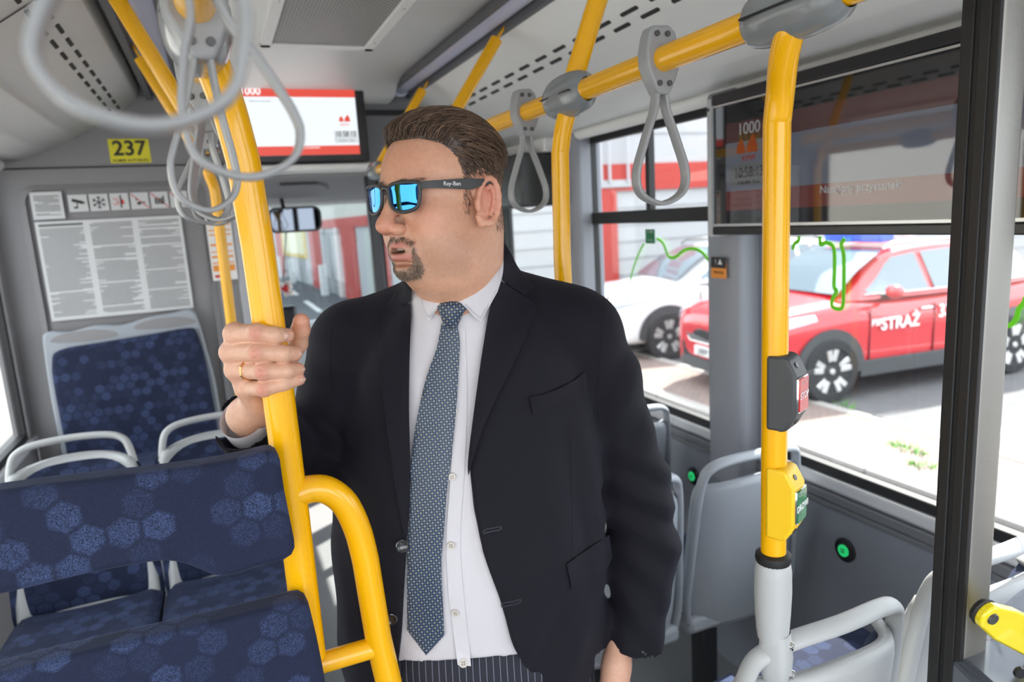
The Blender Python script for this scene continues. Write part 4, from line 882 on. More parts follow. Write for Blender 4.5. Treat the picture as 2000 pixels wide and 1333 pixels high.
# ---- cars
TYRE = mat('tyre', (.02, .02, .021), .75); RIM = mat('rim_silver', (.62, .62, .62), .3, metal=.7); RIMD = mat('rim_dark', (.03, .03, .03), .5)
CGL = mat('car_glass', (.10, .14, .17), .04, spec=.8, coat=.6); CLAD = mat('car_cladding', (.05, .053, .056), .6); LAMP = mat('headlight_glass', (.55, .6, .68), .08, coat=.5)
def car(P0, ang, S, paint, label, red):
    """P0: ground point below the near front corner; x runs to the car's rear, y to its far side"""
    ca, sa = math.cos(ang), math.sin(ang)
    def wd_(p): x, y, z = p; y = y + .93; return (P0[0] + S * (x * ca - y * sa), P0[1] + S * (x * sa + y * ca), GZ + S * z)
    c = wd_((2.2, 0, 0)); root = empty('car', c, label, 'car')
    prof = [(0, .30, .80, .60), (.04, .27, .90, .74), (.12, .25, .965, .84), (.30, .24, 1.02, .905), (.55, .24, 1.05, .925), (.9, .24, 1.075, .93), (1.25, .26, 1.10, .93), (1.8, .27, 1.08, .93), (2.6, .27, 1.10, .93), (3.4, .27, 1.12, .93), (3.9, .26, 1.14, .92), (4.2, .28, 1.12, .89), (4.38, .32, 1.06, .82), (4.46, .38, .98, .70)]
    X = np.interp(np.linspace(0, 1, 40), np.linspace(0, 1, len(prof)), [p[0] for p in prof])
    def I(x, k): return float(np.interp(x, [p[0] for p in prof], [p[k] for p in prof]))
    g = G(); rows = []
    for x in X:
        z0, zt, w = I(x, 1), I(x, 2), I(x, 3); crown = .035 if x < 1.3 else .0
        half = [(0, zt + crown), (w * .35, zt + crown * .9), (w * .66, zt + crown * .5), (w * .84, zt - .015), (w * .94, zt - .06), (w * .985, zt - .14), (w * 1.0, zt - .28), (w * .985, .62), (w * .99, .48), (w * .97, z0 + .06), (w * .92, z0), (0, z0)]
        rows.append([(x, y, z) for y, z in half] + [(x, -y, z) for y, z in half[-2:0:-1]])
    g.grid(rows, True); g.f.append(tuple(range(len(rows[0])))); g.m.append(0); k = len(rows) * len(rows[0]); g.f.append(tuple(range(k - len(rows[0]), k))); g.m.append(0)
    # greenhouse: lower and upper outlines
    gh = [(1.12, 1.09, .78, 1.10, .02), (1.5, 1.10, .86, 1.36, .48), (1.98, 1.10, .89, 1.575, .58), (2.3, 1.10, .90, 1.615, .63), (2.9, 1.10, .90, 1.635, .65), (3.5, 1.12, .89, 1.60, .63), (3.95, 1.13, .86, 1.52, .58), (4.15, 1.12, .82, 1.38, .52), (4.34, 1.08, .76, 1.12, .60)]
    rows = []
    for x, zb, wb, zr, wr in gh:
        wr = max(wr, .3) if x > 1.2 else .70
        half = [(0, zr + .02), (wr * .6, zr + .012), (wr * .9, zr - .005), (wr, zr - .035), (wr + (wb - wr) * .5, (zr + zb) / 2), (wb, zb - .02)]
        rows.append([(x, -y, z) for y, z in half[::-1]] + [(x, y, z) for y, z in half[1:]])
    g.grid(rows); g.xf(wd_); body = g.build('body', paint, root, smooth=50)
    body.modifiers.new('s', 'SUBSURF').levels = 1; body.modifiers['s'].render_levels = 1
    def ghp(x):
        r_ = [float(np.interp(x, [q[0] for q in gh], [q[k] for q in gh])) for k in range(5)]; return r_[1], r_[2], r_[3] , max(r_[4], .3)
    def sidept(x, v, off=.012, side=-1):
        zb, wb, zr, wr = ghp(x); z = zb + .03 + (zr - .07 - zb - .03) * v; f = (z - zb) / max(zr - .035 - zb, .01); f = min(max(f, 0), 1)
        return (x, side * (wb + (wr - wb) * f + off), z)
    for sd_ in (-1, 1):
        for x0, x1 in ((1.50, 2.28), (2.36, 3.12), (3.2, 3.85)):
            g = G(); rows = []
            for i in range(9):
                x = x0 + (x1 - x0) * i / 8; vmax = 1.0 if x > 1.95 else max(.12, (x - 1.35) / .6)
                rows.append([sidept(x, v * vmax, .014, sd_) for v in (0, .33, .66, 1)])
            g.grid(rows).xf(wd_); g.build('side_window', CGL, root, smooth=60)
    g = G(); rows = []
    for i in range(7):
        t = i / 6; x = 1.16 + (1.94 - 1.16) * t; zb, wb, zr, wr = ghp(x); rows.append([(x - .025, y * (.74 + (wr - .06 - .74) * t if 0 else (.74 - .18 * t)), zr + .025) for y in np.linspace(-1, 1, 9)])
    g.grid(rows).xf(wd_); g.build('windscreen', CGL, root, smooth=60)
    # wheels, arches, cladding
    for wx_ in (.90, 3.57):
        for sd_ in (-1, 1):
            g = G(); n = 40
            rings = []
            for rr, off in ((.30, .012), (.455, .012), (.455, -.03)):
                rings.append([(wx_ + rr * math.cos(a), sd_ * (.93 + off), .36 + rr * math.sin(a) * (1 if math.sin(a) > -.1 else .2)) for a in np.linspace(0, 2 * math.pi, n, endpoint=False)])
            g.grid(rings, True).xf(wd_); g.build('wheel_arch', CLAD, root, smooth=60)
            wc = (wx_, sd_ * .86, .355)
            g = G().lathe([(.22, -.11), (.33, -.11), (.352, -.09), (.355, .09), (.335, .112), (.255, .115), (.245, .10)], wc, axis=(0, sd_, 0), n=36).xf(wd_); wh = g.build('tyre', TYRE, root, smooth=40)
            G().lathe([(0, .04), (.25, .05)], wc, axis=(0, sd_, 0), n=30).xf(wd_).build('rim_disc', RIMD, wh)
            g = G().lathe([(.235, .06), (.255, .112), (.262, .112), (.25, .06)], wc, axis=(0, sd_, 0), n=36); yo = wc[1] + sd_ * .10
            for k_ in range(5):
                for q, ww in ((-.105, .034), (.105, .034)):
                    a0_ = 2 * math.pi * k_ / 5 + .3; a1_ = a0_ + q * 1.9
                    A = np.array([wx_ + .03 * math.cos(a0_), yo - sd_ * .02, wc[2] + .03 * math.sin(a0_)]); B = np.array([wx_ + .245 * math.cos(a1_), yo, wc[2] + .245 * math.sin(a1_)])
                    t = nrm(B - A); s_ = nrm(np.cross(t, (0, 1, 0))); V = []
                    for p, w_ in ((A, ww * 1.3), (B, ww)): V += [p - s_ * w_, p + s_ * w_, p + s_ * w_ * .7 + [0, sd_ * .012, 0], p - s_ * w_ * .7 + [0, sd_ * .012, 0]]
                    g.add(V, [(0, 1, 5, 4), (1, 2, 6, 5), (2, 3, 7, 6), (3, 0, 4, 7)])
            g.lathe([(0, .115), (.03, .112), (.04, .09)], wc, axis=(0, sd_, 0), n=14); g.xf(wd_); g.build('rim', RIM, wh, smooth=40)
    g = G()
    for sd_ in (-1, 1): g.box((1.30, min(sd_ * .90, sd_ * .945), .24), (3.2, max(sd_ * .90, sd_ * .945), .42))
    g.box((-.01, -.60, .27), (.14, .60, .40)); g.xf(wd_); g.build('sill_cladding', CLAD, root, bevel=.01)
    # front face
    FRONT = lambda y: .0 + .03 * (abs(y) / .6) ** 3
    def face(name, poly, off, m, par=root): 
        g = G(); g.prism(poly, lambda a, b: wd_((FRONT(a) - off - .004 + max(0, b - .62) * .16, a, b)), lambda a, b: wd_((FRONT(a) + .05, a, b))); return g.build(name, m, par, smooth=0)
    if red:
        face('grille_frame', [(-.60, .82), (-.30, .80), (-.12, .78), (.12, .78), (.30, .80), (.60, .82), (.56, .70), (.40, .60), (-.40, .60), (-.56, .70)], .015, CHROME)
        face('grille', [(-.57, .805), (-.30, .785), (-.12, .762), (.12, .762), (.30, .785), (.57, .805), (.53, .70), (.38, .615), (-.38, .615), (-.53, .70)], .022, BLACK)
    else:
        face('grille', [(-.58, .80), (.58, .80), (.5, .62), (-.5, .62)], .015, BLACK)
    face('lower_intake', [(-.60, .585), (.60, .585), (.56, .32), (-.56, .32)], .02, BLACK)
    pt = face('number_plate', [(-.26, .565), (.26, .565), (.26, .455), (-.26, .455)], .035, mat('plate_white', (.75, .75, .75), .4))
    face('plate_band', [(-.26, .565), (-.225, .565), (-.225, .455), (-.26, .455)], .038, mat('plate_blue', (.02, .08, .5), .4), pt)
    xd = nrm(np.array(wd_((0, 1, 0))) - np.array(wd_((0, 0, 0)))) * -1
    if red:
        text('registration', 'SE 998KJ', .105 * S, wd_((-.047, .02, .508)), -xd, ZV, mat('plate_ink', (.12, .12, .13), .5), pt, .001, xscale=.85)
        g = G(); g.lathe([(.0, .01), (.075, .008), (.08, 0)], (0, 0, 0), n=24); g.v = [wd_((.05 - p[2], p[0], .88 + p[1] * .55)) for p in g.v]; g.build('front_badge', mat('badge_pink', (.6, .25, .25), .3), root)
    for sd_ in (-1, 1):
        g = G(); rows = []
        for i in range(8):
            t = i / 7; x = .12 + .62 * t; w = I(x, 3); zt = I(x, 2); h0, h1 = (.82 + .10 * t, zt - .045 + .0 * t)
            rows.append([(x - .015, sd_ * (w * (.93 + .055 * (1 - v)) + .012), h0 + (h1 - h0) * v * (1 - .4 * t)) for v in (0, .5, 1)])
        g.grid(rows).xf(wd_); g.build('headlight', LAMP, root, smooth=60, solid=.006)
        # mirror, handles
        g = G().ball((1.62, sd_ * 1.05, 1.17), (.075, .11, .075), 14, 8); g.xf(wd_); mr = g.build('wing_mirror', paint if red else BLACK, root)
        g = G(); g.box((1.62, min(sd_ * .86, sd_ * .99), 1.09), (1.70, max(sd_ * .86, sd_ * .99), 1.13)); g.xf(wd_); g.build('mirror_foot', BLACK, mr, bevel=.01)
        for x in (2.22, 3.12):
            g = G().ball((x, sd_ * .935, .93), (.10, .025, .02), 12, 6); g.xf(wd_); g.build('door_handle', CHROME, root)
        g = G()
        for x in (1.42, 2.33, 3.2): g.box((x, sd_ * .925 - .006, .42), (x + .008, sd_ * .925 + .008, .98))
        g.xf(wd_); g.build('door_gap', BLACK, root, smooth=0)
        g = G().tube([(1.9, sd_ * .60, 1.60), (2.0, sd_ * .62, 1.66), (3.5, sd_ * .62, 1.665), (3.65, sd_ * .60, 1.60)], .014, 8).xf(wd_); g.build('roof_rail', ALU if red else BLACK, root)
        g = G().tube([sidept(x, 0, .02, sd_) for x in np.linspace(1.45, 4.0, 8)], .008, 6).xf(wd_); g.build('window_trim', CHROME, root)
    if red:
        xx = nrm(np.array(wd_((1, -.93, 0))) - np.array(wd_((0, -.93, 0))))
        text('lettering', 'STRAŻ', .185 * S, wd_((1.83, -.948, .80)), xx, ZV, WHITE, root, .003, weight=.004)
        text('lettering', 'PSP', .10 * S, wd_((1.50, -.948, .83)), xx, ZV, WHITE, root, .003, weight=.002)
        text('lettering', '331', .20 * S, wd_((2.52, -.948, .87)), xx, ZV, WHITE, root, .003, weight=.004)
        g = G().box((2.0, -.45, 1.66), (2.22, .45, 1.77)); g.xf(wd_); lb = g.build('light_bar', mat('beacon_blue', (.02, .08, .55), .2), root, bevel=.02)
    return root
RP = mat('car_red', (.50, .012, .02), .22, coat=1.0); WP = mat('car_white', (.72, .73, .74), .3, coat=.7)
A_ = np.array([6.28, 5.71]); dr_ = nrm(np.array([.9955, -.095])); S_ = 1.05
near = A_ - dr_ * .90 * S_ - np.array([-dr_[1], dr_[0]]) * 0 ; car((near[0], near[1]), math.atan2(dr_[1], dr_[0]), S_, RP, 'red fire-service estate car with STRAŻ lettering parked outside, nose towards the bus', True)
A2 = np.array([6.25, 8.75]); d2 = nrm(np.array([.985, -.17])); n2 = A2 - d2 * .90 * S_
car((n2[0], n2[1]), math.atan2(d2[1], d2[0]), S_, WP, 'white estate car parked outside beyond the red car', False)
# terrain seen through the driver-side windows: pale pavement and facade opposite
st(G().box((-30, -15, GZ), (-2.6, 60, GZ + .03)).build('pavement', mat('pale_paving', (.30, .29, .28), .9, noise=(3, .5, (.38, .37, .35))), smooth=0))
tag(G().box((-16, -10, GZ), (-14, 50, 5)).build('opposite_building', CR, smooth=0), 'pale plain building across the street on the driver side', 'building')
# ============================================================ the man
def LOC(p):        # man frame (u to picture right, w away, z up) to bus axes
    p = np.asarray(p, float); return p[..., :1] * UV + p[..., 1:2] * WV + p[..., 2:3] * ZV
def px_loc(px, py, D):
    q = on(px, py, D=D); return np.array([q.dot(UV), D, q[2]])
def project(P):
    c = (np.asarray(P) - EYE) @ CM; return np.stack([1000 + FPX * c[..., 0] / c[..., 2], 666.5 + FPX * c[..., 1] / c[..., 2]], -1)
def smin(a, b, k):
    h = np.clip(.5 + .5 * (b - a) / k, 0, 1); return b + (a - b) * h - k * h * (1 - h)
class Vol:
    """signed distance volume; shapes are blended in smoothly, then meshed"""
    def __init__(s, lo, hi, h):
        s.lo = np.array(lo, float); s.h = h; n = np.ceil((np.array(hi) - s.lo) / h).astype(int) + 1
        s.n = n; s.ax = [(s.lo[i] + h * np.arange(n[i])).astype(np.float32) for i in range(3)]; s.F = np.full(n, .2, np.float32)
    def _sub(s, lo, hi):
        sl = []
        for i in range(3):
            a = int(max(0, math.floor((lo[i] - s.lo[i]) / s.h))); b = int(min(s.n[i], math.ceil((hi[i] - s.lo[i]) / s.h) + 1)); sl.append(slice(a, max(a, b)))
        return tuple(sl), np.ix_(*[s.ax[i][sl[i]] for i in range(3)])
    def op(s, fn, lo, hi, k=.01, mode='add', pad=None):
        pad = (k * 1.5 + .012) if pad is None else pad
        sl, (X, Y, Z) = s._sub(np.array(lo) - pad, np.array(hi) + pad)
        f = fn(X, Y, Z).astype(np.float32); A = s.F[sl]
        if A.size == 0: return s
        s.F[sl] = smin(A, f, k) if mode == 'add' else -smin(-A, f, k)
        return s
    def ell(s, c, r, k=.01, mode='add', B=None):
        """ellipsoid; B: rows are its axes"""
        c = np.array(c, float); r = np.array(r, float); B = np.eye(3) if B is None else np.array(B); ext = np.sqrt(((B * r[:, None]) ** 2).sum(0))
        def fn(X, Y, Z):
            x, y, z = X - c[0], Y - c[1], Z - c[2]; q = [x * B[i][0] + y * B[i][1] + z * B[i][2] for i in range(3)]
            k0 = np.sqrt(sum((q[i] / r[i]) ** 2 for i in range(3))); k1 = np.sqrt(sum((q[i] / r[i] ** 2) ** 2 for i in range(3))); return k0 * (k0 - 1) / np.maximum(k1, 1e-6)
        return s.op(fn, c - ext, c + ext, k, mode)
    def cap(s, a, b, ra, rb=None, k=.01, mode='add'):
        a = np.array(a, float); b = np.array(b, float); rb = ra if rb is None else rb; d = b - a; L = d.dot(d); m = max(ra, rb)
        def fn(X, Y, Z):
            t = np.clip(((X - a[0]) * d[0] + (Y - a[1]) * d[1] + (Z - a[2]) * d[2]) / L, 0, 1)
            return np.sqrt((X - a[0] - t * d[0]) ** 2 + (Y - a[1] - t * d[1]) ** 2 + (Z - a[2] - t * d[2]) ** 2) - (ra + (rb - ra) * t)
        return s.op(fn, np.minimum(a, b) - m, np.maximum(a, b) + m, k, mode)
    def mesh(s, smooth=1):
        F = s.F; n = F.shape; S = F < 0
        c = [(i, j, k) for i in (0, 1) for j in (0, 1) for k in (0, 1)]
        cnt = sum(S[i:n[0] - 1 + i, j:n[1] - 1 + j, k:n[2] - 1 + k].astype(np.int8) for i, j, k in c)
        act = np.argwhere((cnt > 0) & (cnt < 8)); idx = np.full((n[0] - 1, n[1] - 1, n[2] - 1), -1, np.int32); idx[tuple(act.T)] = np.arange(len(act))
        acc = np.zeros((len(act), 3)); num = np.zeros(len(act))
        for a in c:
            for ax in range(3):
                if a[ax]: continue
                b = list(a); b[ax] = 1
                fa = F[act[:, 0] + a[0], act[:, 1] + a[1], act[:, 2] + a[2]]; fb = F[act[:, 0] + b[0], act[:, 1] + b[1], act[:, 2] + b[2]]
                m = (fa < 0) != (fb < 0); t = fa / np.where(fa == fb, 1, fa - fb); p = np.tile(np.array(a, float), (len(act), 1)); p[:, ax] = t
                acc[m] += p[m]; num[m] += 1
        V = (act + acc / num[:, None]) * s.h + s.lo
        Q = []
        for ax in range(3):
            o1, o2 = [(1, 2), (2, 0), (0, 1)][ax]
            A = S[tuple(slice(0, n[i] - 1) if i == ax else slice(1, n[i] - 1) for i in range(3))]
            Bq = S[tuple(slice(1, n[i]) if i == ax else slice(1, n[i] - 1) for i in range(3))]
            e = np.argwhere(A != Bq); sgn = A[tuple(e.T)]; base = e.copy()
            for i in (o1, o2): base[:, i] += 1
            def at(d1, d2): q = base.copy(); q[:, o1] -= d1; q[:, o2] -= d2; return idx[tuple(q.T)]
            q = np.stack([at(1, 1), at(0, 1), at(0, 0), at(1, 0)], 1); q[~sgn] = q[~sgn][:, ::-1]; Q.append(q)
        Q = np.concatenate(Q); Q = Q[(Q >= 0).all(1)]
        for _ in range(smooth):
            E = np.concatenate([Q[:, [0, 1]], Q[:, [1, 2]], Q[:, [2, 3]], Q[:, [3, 0]]]); sm = np.zeros_like(V); cn = np.zeros(len(V))
            np.add.at(sm, E[:, 0], V[E[:, 1]]); np.add.at(cn, E[:, 0], 1); np.add.at(sm, E[:, 1], V[E[:, 0]]); np.add.at(cn, E[:, 1], 1)
            V = .5 * V + .5 * sm / np.maximum(cn, 1)[:, None]
        return V, Q
def poly_sdf(P, poly):
    """signed distance (positive inside) of 2-D points to a polygon"""
    P = np.asarray(P, float); x, y = P[..., 0], P[..., 1]; d = np.full(x.shape, 1e9); ins = np.zeros(x.shape, bool); n = len(poly)
    for i in range(n):
        (x0, y0), (x1, y1) = poly[i], poly[(i + 1) % n]; ex_, ey_ = x1 - x0, y1 - y0; L = ex_ * ex_ + ey_ * ey_ + 1e-12
        t = np.clip(((x - x0) * ex_ + (y - y0) * ey_) / L, 0, 1); d = np.minimum(d, (x - x0 - t * ex_) ** 2 + (y - y0 - t * ey_) ** 2)
        if y0 != y1: ins ^= ((y0 > y) != (y1 > y)) & (x < (x1 - x0) * (y - y0) / (y1 - y0) + x0)
    return np.where(ins, 1, -1) * np.sqrt(d)
def ss(a, b, x): t = np.clip((x - a) / (b - a), 0, 1); return t * t * (3 - 2 * t)

# ---- head frame
TH = math.radians(44); HS = .985
HC = np.array([-.090, 1.060, 1.653])
HA = np.array([-math.sin(TH), -math.cos(TH), 0.]); HB = np.array([math.cos(TH), -math.sin(TH), 0.]); HZ = np.array([0, 0, 1.])
_pt = math.radians(0.0)                                  # chin a little down
HA, HZ = HA * math.cos(_pt) - HZ * math.sin(_pt), HZ * math.cos(_pt) + HA * math.sin(_pt)
HM = np.array([HA, HB, HZ])
def squash(c): return np.where(c < -.01, -.01 + (c + .01) * .94, c)
def HL(p):
    p = np.array(p, float); p[..., 2] = squash(p[..., 2]); return HC + (p * HS) @ HM            # head (forward, left, up) to man frame
def HW(p): return LOC(HL(p))
hv = Vol(HC + [-.16, -.17, -.24], HC + [.16, .17, .14], .0018)
def he(c, r, k=.01, mode='add', pair=False, B=None):
    for sgn in ((1, -1) if pair else (1,)):
        hv.ell(HL((c[0], c[1] * sgn, c[2])), np.array(r) * HS, k, mode, HM if B is None else (np.array(B) * [1, sgn, 1]) @ HM)
def hc(a, b, ra, rb=None, k=.01, mode='add', pair=False):
    for sgn in ((1, -1) if pair else (1,)): hv.cap(HL((a[0], a[1] * sgn, a[2])), HL((b[0], b[1] * sgn, b[2])), ra * HS, (ra if rb is None else rb) * HS, k, mode)
he((-.008, 0, .030), (.092, .0785, .086)); he((.036, 0, .028), (.054, .062, .062), .03)
he((.032, 0, -.035), (.055, .062, .066), .02); he((.022, 0, -.078), (.058, .060, .042), .02)
he((.072, 0, -.104), (.023, .026, .019), .02); he((.052, .040, -.030), (.032, .027, .027), .02, pair=True)
he((.028, .040, -.082), (.040, .027, .032), .02, pair=True)
hc((.083, .012, .021), (.066, .046, .019), .010, .009, .014, pair=True)
he((.099, .031, -.002), (.017, .021, .013), .012, 'sub', pair=True); he((.0685, .031, -.002), (.0145, .0145, .0135), .004, pair=True)
he((.070, 0, -.076), (.028, .034, .026), .016)
he((.080, .020, -.016), (.014, .010, .014), .012, pair=True); hc((.088, 0, .012), (.110, 0, -.030), .0075, .0105, .012); he((.113, 0, -.038), (.0135, .0125, .0115), .008); he((.100, .0135, -.044), (.0125, .0075, .0085), .006, pair=True)
hc((.100, 0, -.05), (.095, 0, -.058), .006, .005, .008)
he((.103, .0075, -.0505), (.006, .0035, .004), .003, 'sub', pair=True)
for q0, q1 in (((.0950, .0, -.0675), (.0930, .010, -.0665)), ((.0930, .010, -.0665), (.0830, .0235, -.0735))): hc(q0, q1, .0046, .0044 if q1[1] < .02 else .0026, .004, pair=True)
for q0, q1 in (((.0925, .0, -.0865), (.0910, .010, -.0860)), ((.0910, .010, -.0860), (.0820, .0225, -.0795))): hc(q0, q1, .0055, .0052 if q1[1] < .02 else .0026, .004, pair=True)
he((.094, 0, -.0768), (.018, .0170, .0036), .003, 'sub'); he((.090, 0, -.0965), (.012, .022, .004), .008, 'sub')
hv.cap(HL((-.038, 0, -.05)), np.array([-.080, 1.125, 1.44]), .062, .066, .03); hv.cap(HL((.0, 0, -.09)), np.array([-.086, 1.108, 1.45]), .050, .050, .03); hv.cap(HL((.040, .044, -.050)), HL((.068, .036, -.088)), .0015, .001, .006, 'sub'); hv.cap(HL((.092, .019, -.050)), HL((.078, .034, -.072)), .0012, .001, .005, 'sub')
he((.024, 0, -.118), (.046, .046, .026), .02); he((.0, .0, -.122), (.048, .052, .030), .03)
he((.058, .045, -.058), (.018, .013, .02), .02, pair=True)
# ears: helix, antihelix, bowl, lobe, tragus
def ear_pt(t, rx, rz, off): return (-.010 - rx * math.cos(t) * 1.0 - .004 * math.sin(t), .0800 + off, -.010 + rz * math.sin(t))
he((-.008, .079, -.010), (.017, .006, .030), .006, pair=True)
E_ = [ear_pt(t, .0185, .0330, .0075 + .003 * math.cos(t)) for t in np.linspace(math.radians(200), math.radians(-78), 13)]
for p, q in zip(E_[:-1], E_[1:]): hc(p, q, .0040, .0040, .0025, pair=True)
hc(E_[-1], (-.001, .0805, -.042), .0055, .0065, .005, pair=True); hc((-.001, .0805, -.042), (.006, .079, -.032), .006, .004, .004, pair=True)
E_ = [ear_pt(t, .0100, .0215, .0075) for t in np.linspace(math.radians(120), math.radians(-60), 7)]
for p, q in zip(E_[:-1], E_[1:]): hc(p, q, .0034, .0034, .003, pair=True)
he((-.004, .0885, -.012), (.0085, .0065, .013), .004, 'sub', pair=True); hc((.0075, .0815, -.016), (.008, .0820, -.009), .0038, .0036, .004, pair=True)
headV, headQ = hv.mesh(1)
lh = ((headV - HC) @ HM.T) / HS; lh[:, 2] = np.where(lh[:, 2] < -.01, -.01 + (lh[:, 2] + .01) / .94, lh[:, 2])                              # vertices in head coordinates

# ---- skin tone per vertex
A_, B_, C_ = lh[:, 0], np.abs(lh[:, 1]), lh[:, 2]
skin = np.tile(np.array([.64, .345, .225]), (len(lh), 1))
def tint(col, m): 
    global skin
    skin = skin + (np.array(col) - skin) * np.clip(m, 0, 1)[:, None]
def blob(c, r, p=1.): return np.exp(-(((A_ - c[0]) / r[0]) ** 2 + ((B_ - c[1]) / r[1]) ** 2 + ((C_ - c[2]) / r[2]) ** 2)) * p
tint((.58, .20, .13), blob((.115, 0, -.04), (.02, .02, .02), .75)); tint((.58, .22, .15), blob((.07, .045, -.03), (.03, .03, .025), .55)); tint((.60, .20, .14), blob((-.01, .088, -.005), (.025, .012, .036), .75))
tint((.57, .24, .16), blob((.08, .02, .05), (.04, .05, .03), .4))
jaw = ss(-.045, -.075, C_) * ss(-.135, -.115, C_) * ss(-.0, .03, A_); tint((.40, .235, .165), jaw * .45)
lipm = np.maximum(blob((.094, 0, -.0675), (.012, .028, .0042), 1.3) * (C_ > -.0775), blob((.094, 0, -.0865), (.012, .028, .0062), 1.3)); tint((.48, .17, .14), np.clip(lipm * 1.3, 0, .85) * (A_ > .075))
MOU0 = [(0, -.0550), (.014, -.0545), (.026, -.0620), (.0315, -.074), (.0335, -.090), (.0315, -.106), (.023, -.118), (0, -.122), (0, -.106), (.014, -.103), (.0245, -.092), (.0265, -.080), (.0255, -.0700), (.014, -.0625), (0, -.0625)]
tint((.40, .25, .18), ss(-.002, .003, poly_sdf(np.stack([B_, C_], -1), MOU0)) * (A_ > .035) * .75)
tint((.05, .012, .012), blob((.088, 0, -.0775), (.014, .018, .0032), 1.2))
HAIR_REG = [(.30, .30), (.30, .092), (.084, .082), (.066, .081), (.046, .072), (.032, .054), (.026, .022), (.025, .0), (.021, -.026), (.010, -.026), (.010, -.004), (.010, .026), (-.010, .034), (-.030, .020), (-.036, -.020), (-.044, -.050), (-.066, -.070), (-.12, -.078), (-.30, -.08), (-.30, .30)]
hd_ = poly_sdf(np.stack([A_, C_], -1), HAIR_REG)
fade = ss(.0, .010, hd_) * ss(-.09, .03, C_); tint((.105, .064, .045), fade * (.66 + .30 * ss(.0, .050, C_)) * (1 - (B_ > .0795) * (A_ > -.035) * (A_ < .02) * (C_ < .028)))
def colored(o, cols, name='tone'):
    at = o.data.color_attributes.new(name, 'FLOAT_COLOR', 'POINT'); at.data.foreach_set('color', np.concatenate([cols, np.ones((len(cols), 1))], 1).ravel())
SKIN = bpy.data.materials.new('skin'); SKIN.use_nodes = True; nt = SKIN.node_tree; b = principled(SKIN)
at_ = N(nt, 'ShaderNodeAttribute'); at_.attribute_name = 'tone'; tc = N(nt, 'ShaderNodeTexCoord')
n1 = N(nt, 'ShaderNodeTexNoise'); n1.inputs['Scale'].default_value = 160; n1.inputs['Detail'].default_value = 5; nt.links.new(tc.outputs['Object'], n1.inputs['Vector'])
mr = N(nt, 'ShaderNodeMapRange'); nt.links.new(n1.outputs[0], mr.inputs[0]); mr.inputs['From Min'].default_value = .3; mr.inputs['From Max'].default_value = .7; mr.inputs['To Min'].default_value = .94; mr.inputs['To Max'].default_value = 1.05
mu = N(nt, 'ShaderNodeVectorMath', operation='SCALE'); nt.links.new(at_.outputs['Color'], mu.inputs[0]); nt.links.new(mr.outputs[0], mu.inputs['Scale']); nt.links.new(mu.outputs[0], b.inputs['Base Color'])
b.inputs['Roughness'].default_value = .42; b.inputs['Subsurface Weight'].default_value = .12; b.inputs['Subsurface Scale'].default_value = .006; b.inputs['Subsurface Radius'].default_value = (1, .35, .2)
n2 = N(nt, 'ShaderNodeTexNoise'); n2.inputs['Scale'].default_value = 700; nt.links.new(tc.outputs['Object'], n2.inputs['Vector'])
bp_ = N(nt, 'ShaderNodeBump'); bp_.inputs['Strength'].default_value = .25; bp_.inputs['Distance'].default_value = .001; nt.links.new(n2.outputs[0], bp_.inputs['Height']); nt.links.new(bp_.outputs[0], b.inputs['Normal'])

# ---- right hand closed on the pole
PC = np.array([np.array([.0567, .98, 0]).dot(UV), np.array([.0567, .98, 0]).dot(WV)])
ZH = px_loc(533, 700, PC[1])[2]
def hp(u, w, z): return np.array([PC[0] + u, PC[1] + w, ZH + z])
hnd = Vol(hp(-.12, -.06, -.20), hp(.065, .13, .085), .0014)
fingers = [  # MCP, PIP, DIP, TIP
    ([(-.046, -.004, .037), (-.006, -.0345, .041), (.015, -.031, .036), (.0265, -.018, .033)], .0118),
    ([(-.055, -.002, .012), (-.008, -.0365, .016), (.022, -.030, .011), (.033, -.014, .007)], .0122),
    ([(-.053, .000, -.013), (-.004, -.0360, -.010), (.024, -.029, -.013), (.034, -.012, -.015)], .0114),
    ([(-.044, .004, -.040), (-.007, -.0330, -.034), (.018, -.029, -.030), (.034, -.013, -.029)], .0104)]
for P, r in fingers:
    Q = [hp(*p) for p in P]
    hnd.cap(Q[0], Q[1], r * 1.08, r * 1.0, .004); hnd.cap(Q[1], Q[2], r * 1.0, r * .92, .003); hnd.cap(Q[2], Q[3], r * .92, r * .80, .003)
    hnd.ell(Q[1] + np.array([0, -.0016, 0]), (r * 1.0, r * 1.0, r * 1.03), .004)
    hnd.cap(Q[0], hp(-.038, .047, -.078) + (Q[0] - hp(-.05, 0, 0)) * .28, r * 1.12, .015, .012)
    hnd.ell(Q[0] + np.array([-.002, -.002, 0]), (r * 1.0, r * .95, r * 1.0), .008)
hnd.ell(hp(-.044, .022, -.030), (.016, .024, .048), .014); hnd.ell(hp(-.050, .010, -.002), (.011, .020, .042), .010)
T = [hp(-.028, .050, -.052), hp(-.002, .042, -.018), hp(.024, .034, .012), hp(.033, .022, .034), hp(.037, .016, .046)]
for (p, q), (r0, r1) in zip(zip(T[:-1], T[1:]), ((.018, .015), (.0145, .0125), (.0128, .0125), (.0125, .0112))): hnd.cap(p, q, r0, r1, .004)
WR = [px_loc(482, 812, .980), px_loc(520, 858, 1.04)]; hnd.cap(hp(-.038, .044, -.070), WR[0], .027, .026, .015); hnd.cap(WR[0], WR[1], .027, .029, .01)
for k_ in range(4):                                          # skin folds over the middle joints
    for q in (-.0035, 0, .0035):
        c_ = hp(*fingers[k_][0][1]); r = fingers[k_][1]; hnd.cap(c_ + [q, -r * 1.05, -r * .55], c_ + [q, -r * 1.05, r * .55], .0007, .0007, .001, 'sub')
handV, handQ = hnd.mesh(1)
hs_ = np.tile(np.array([.66, .38, .26]), (len(handV), 1))
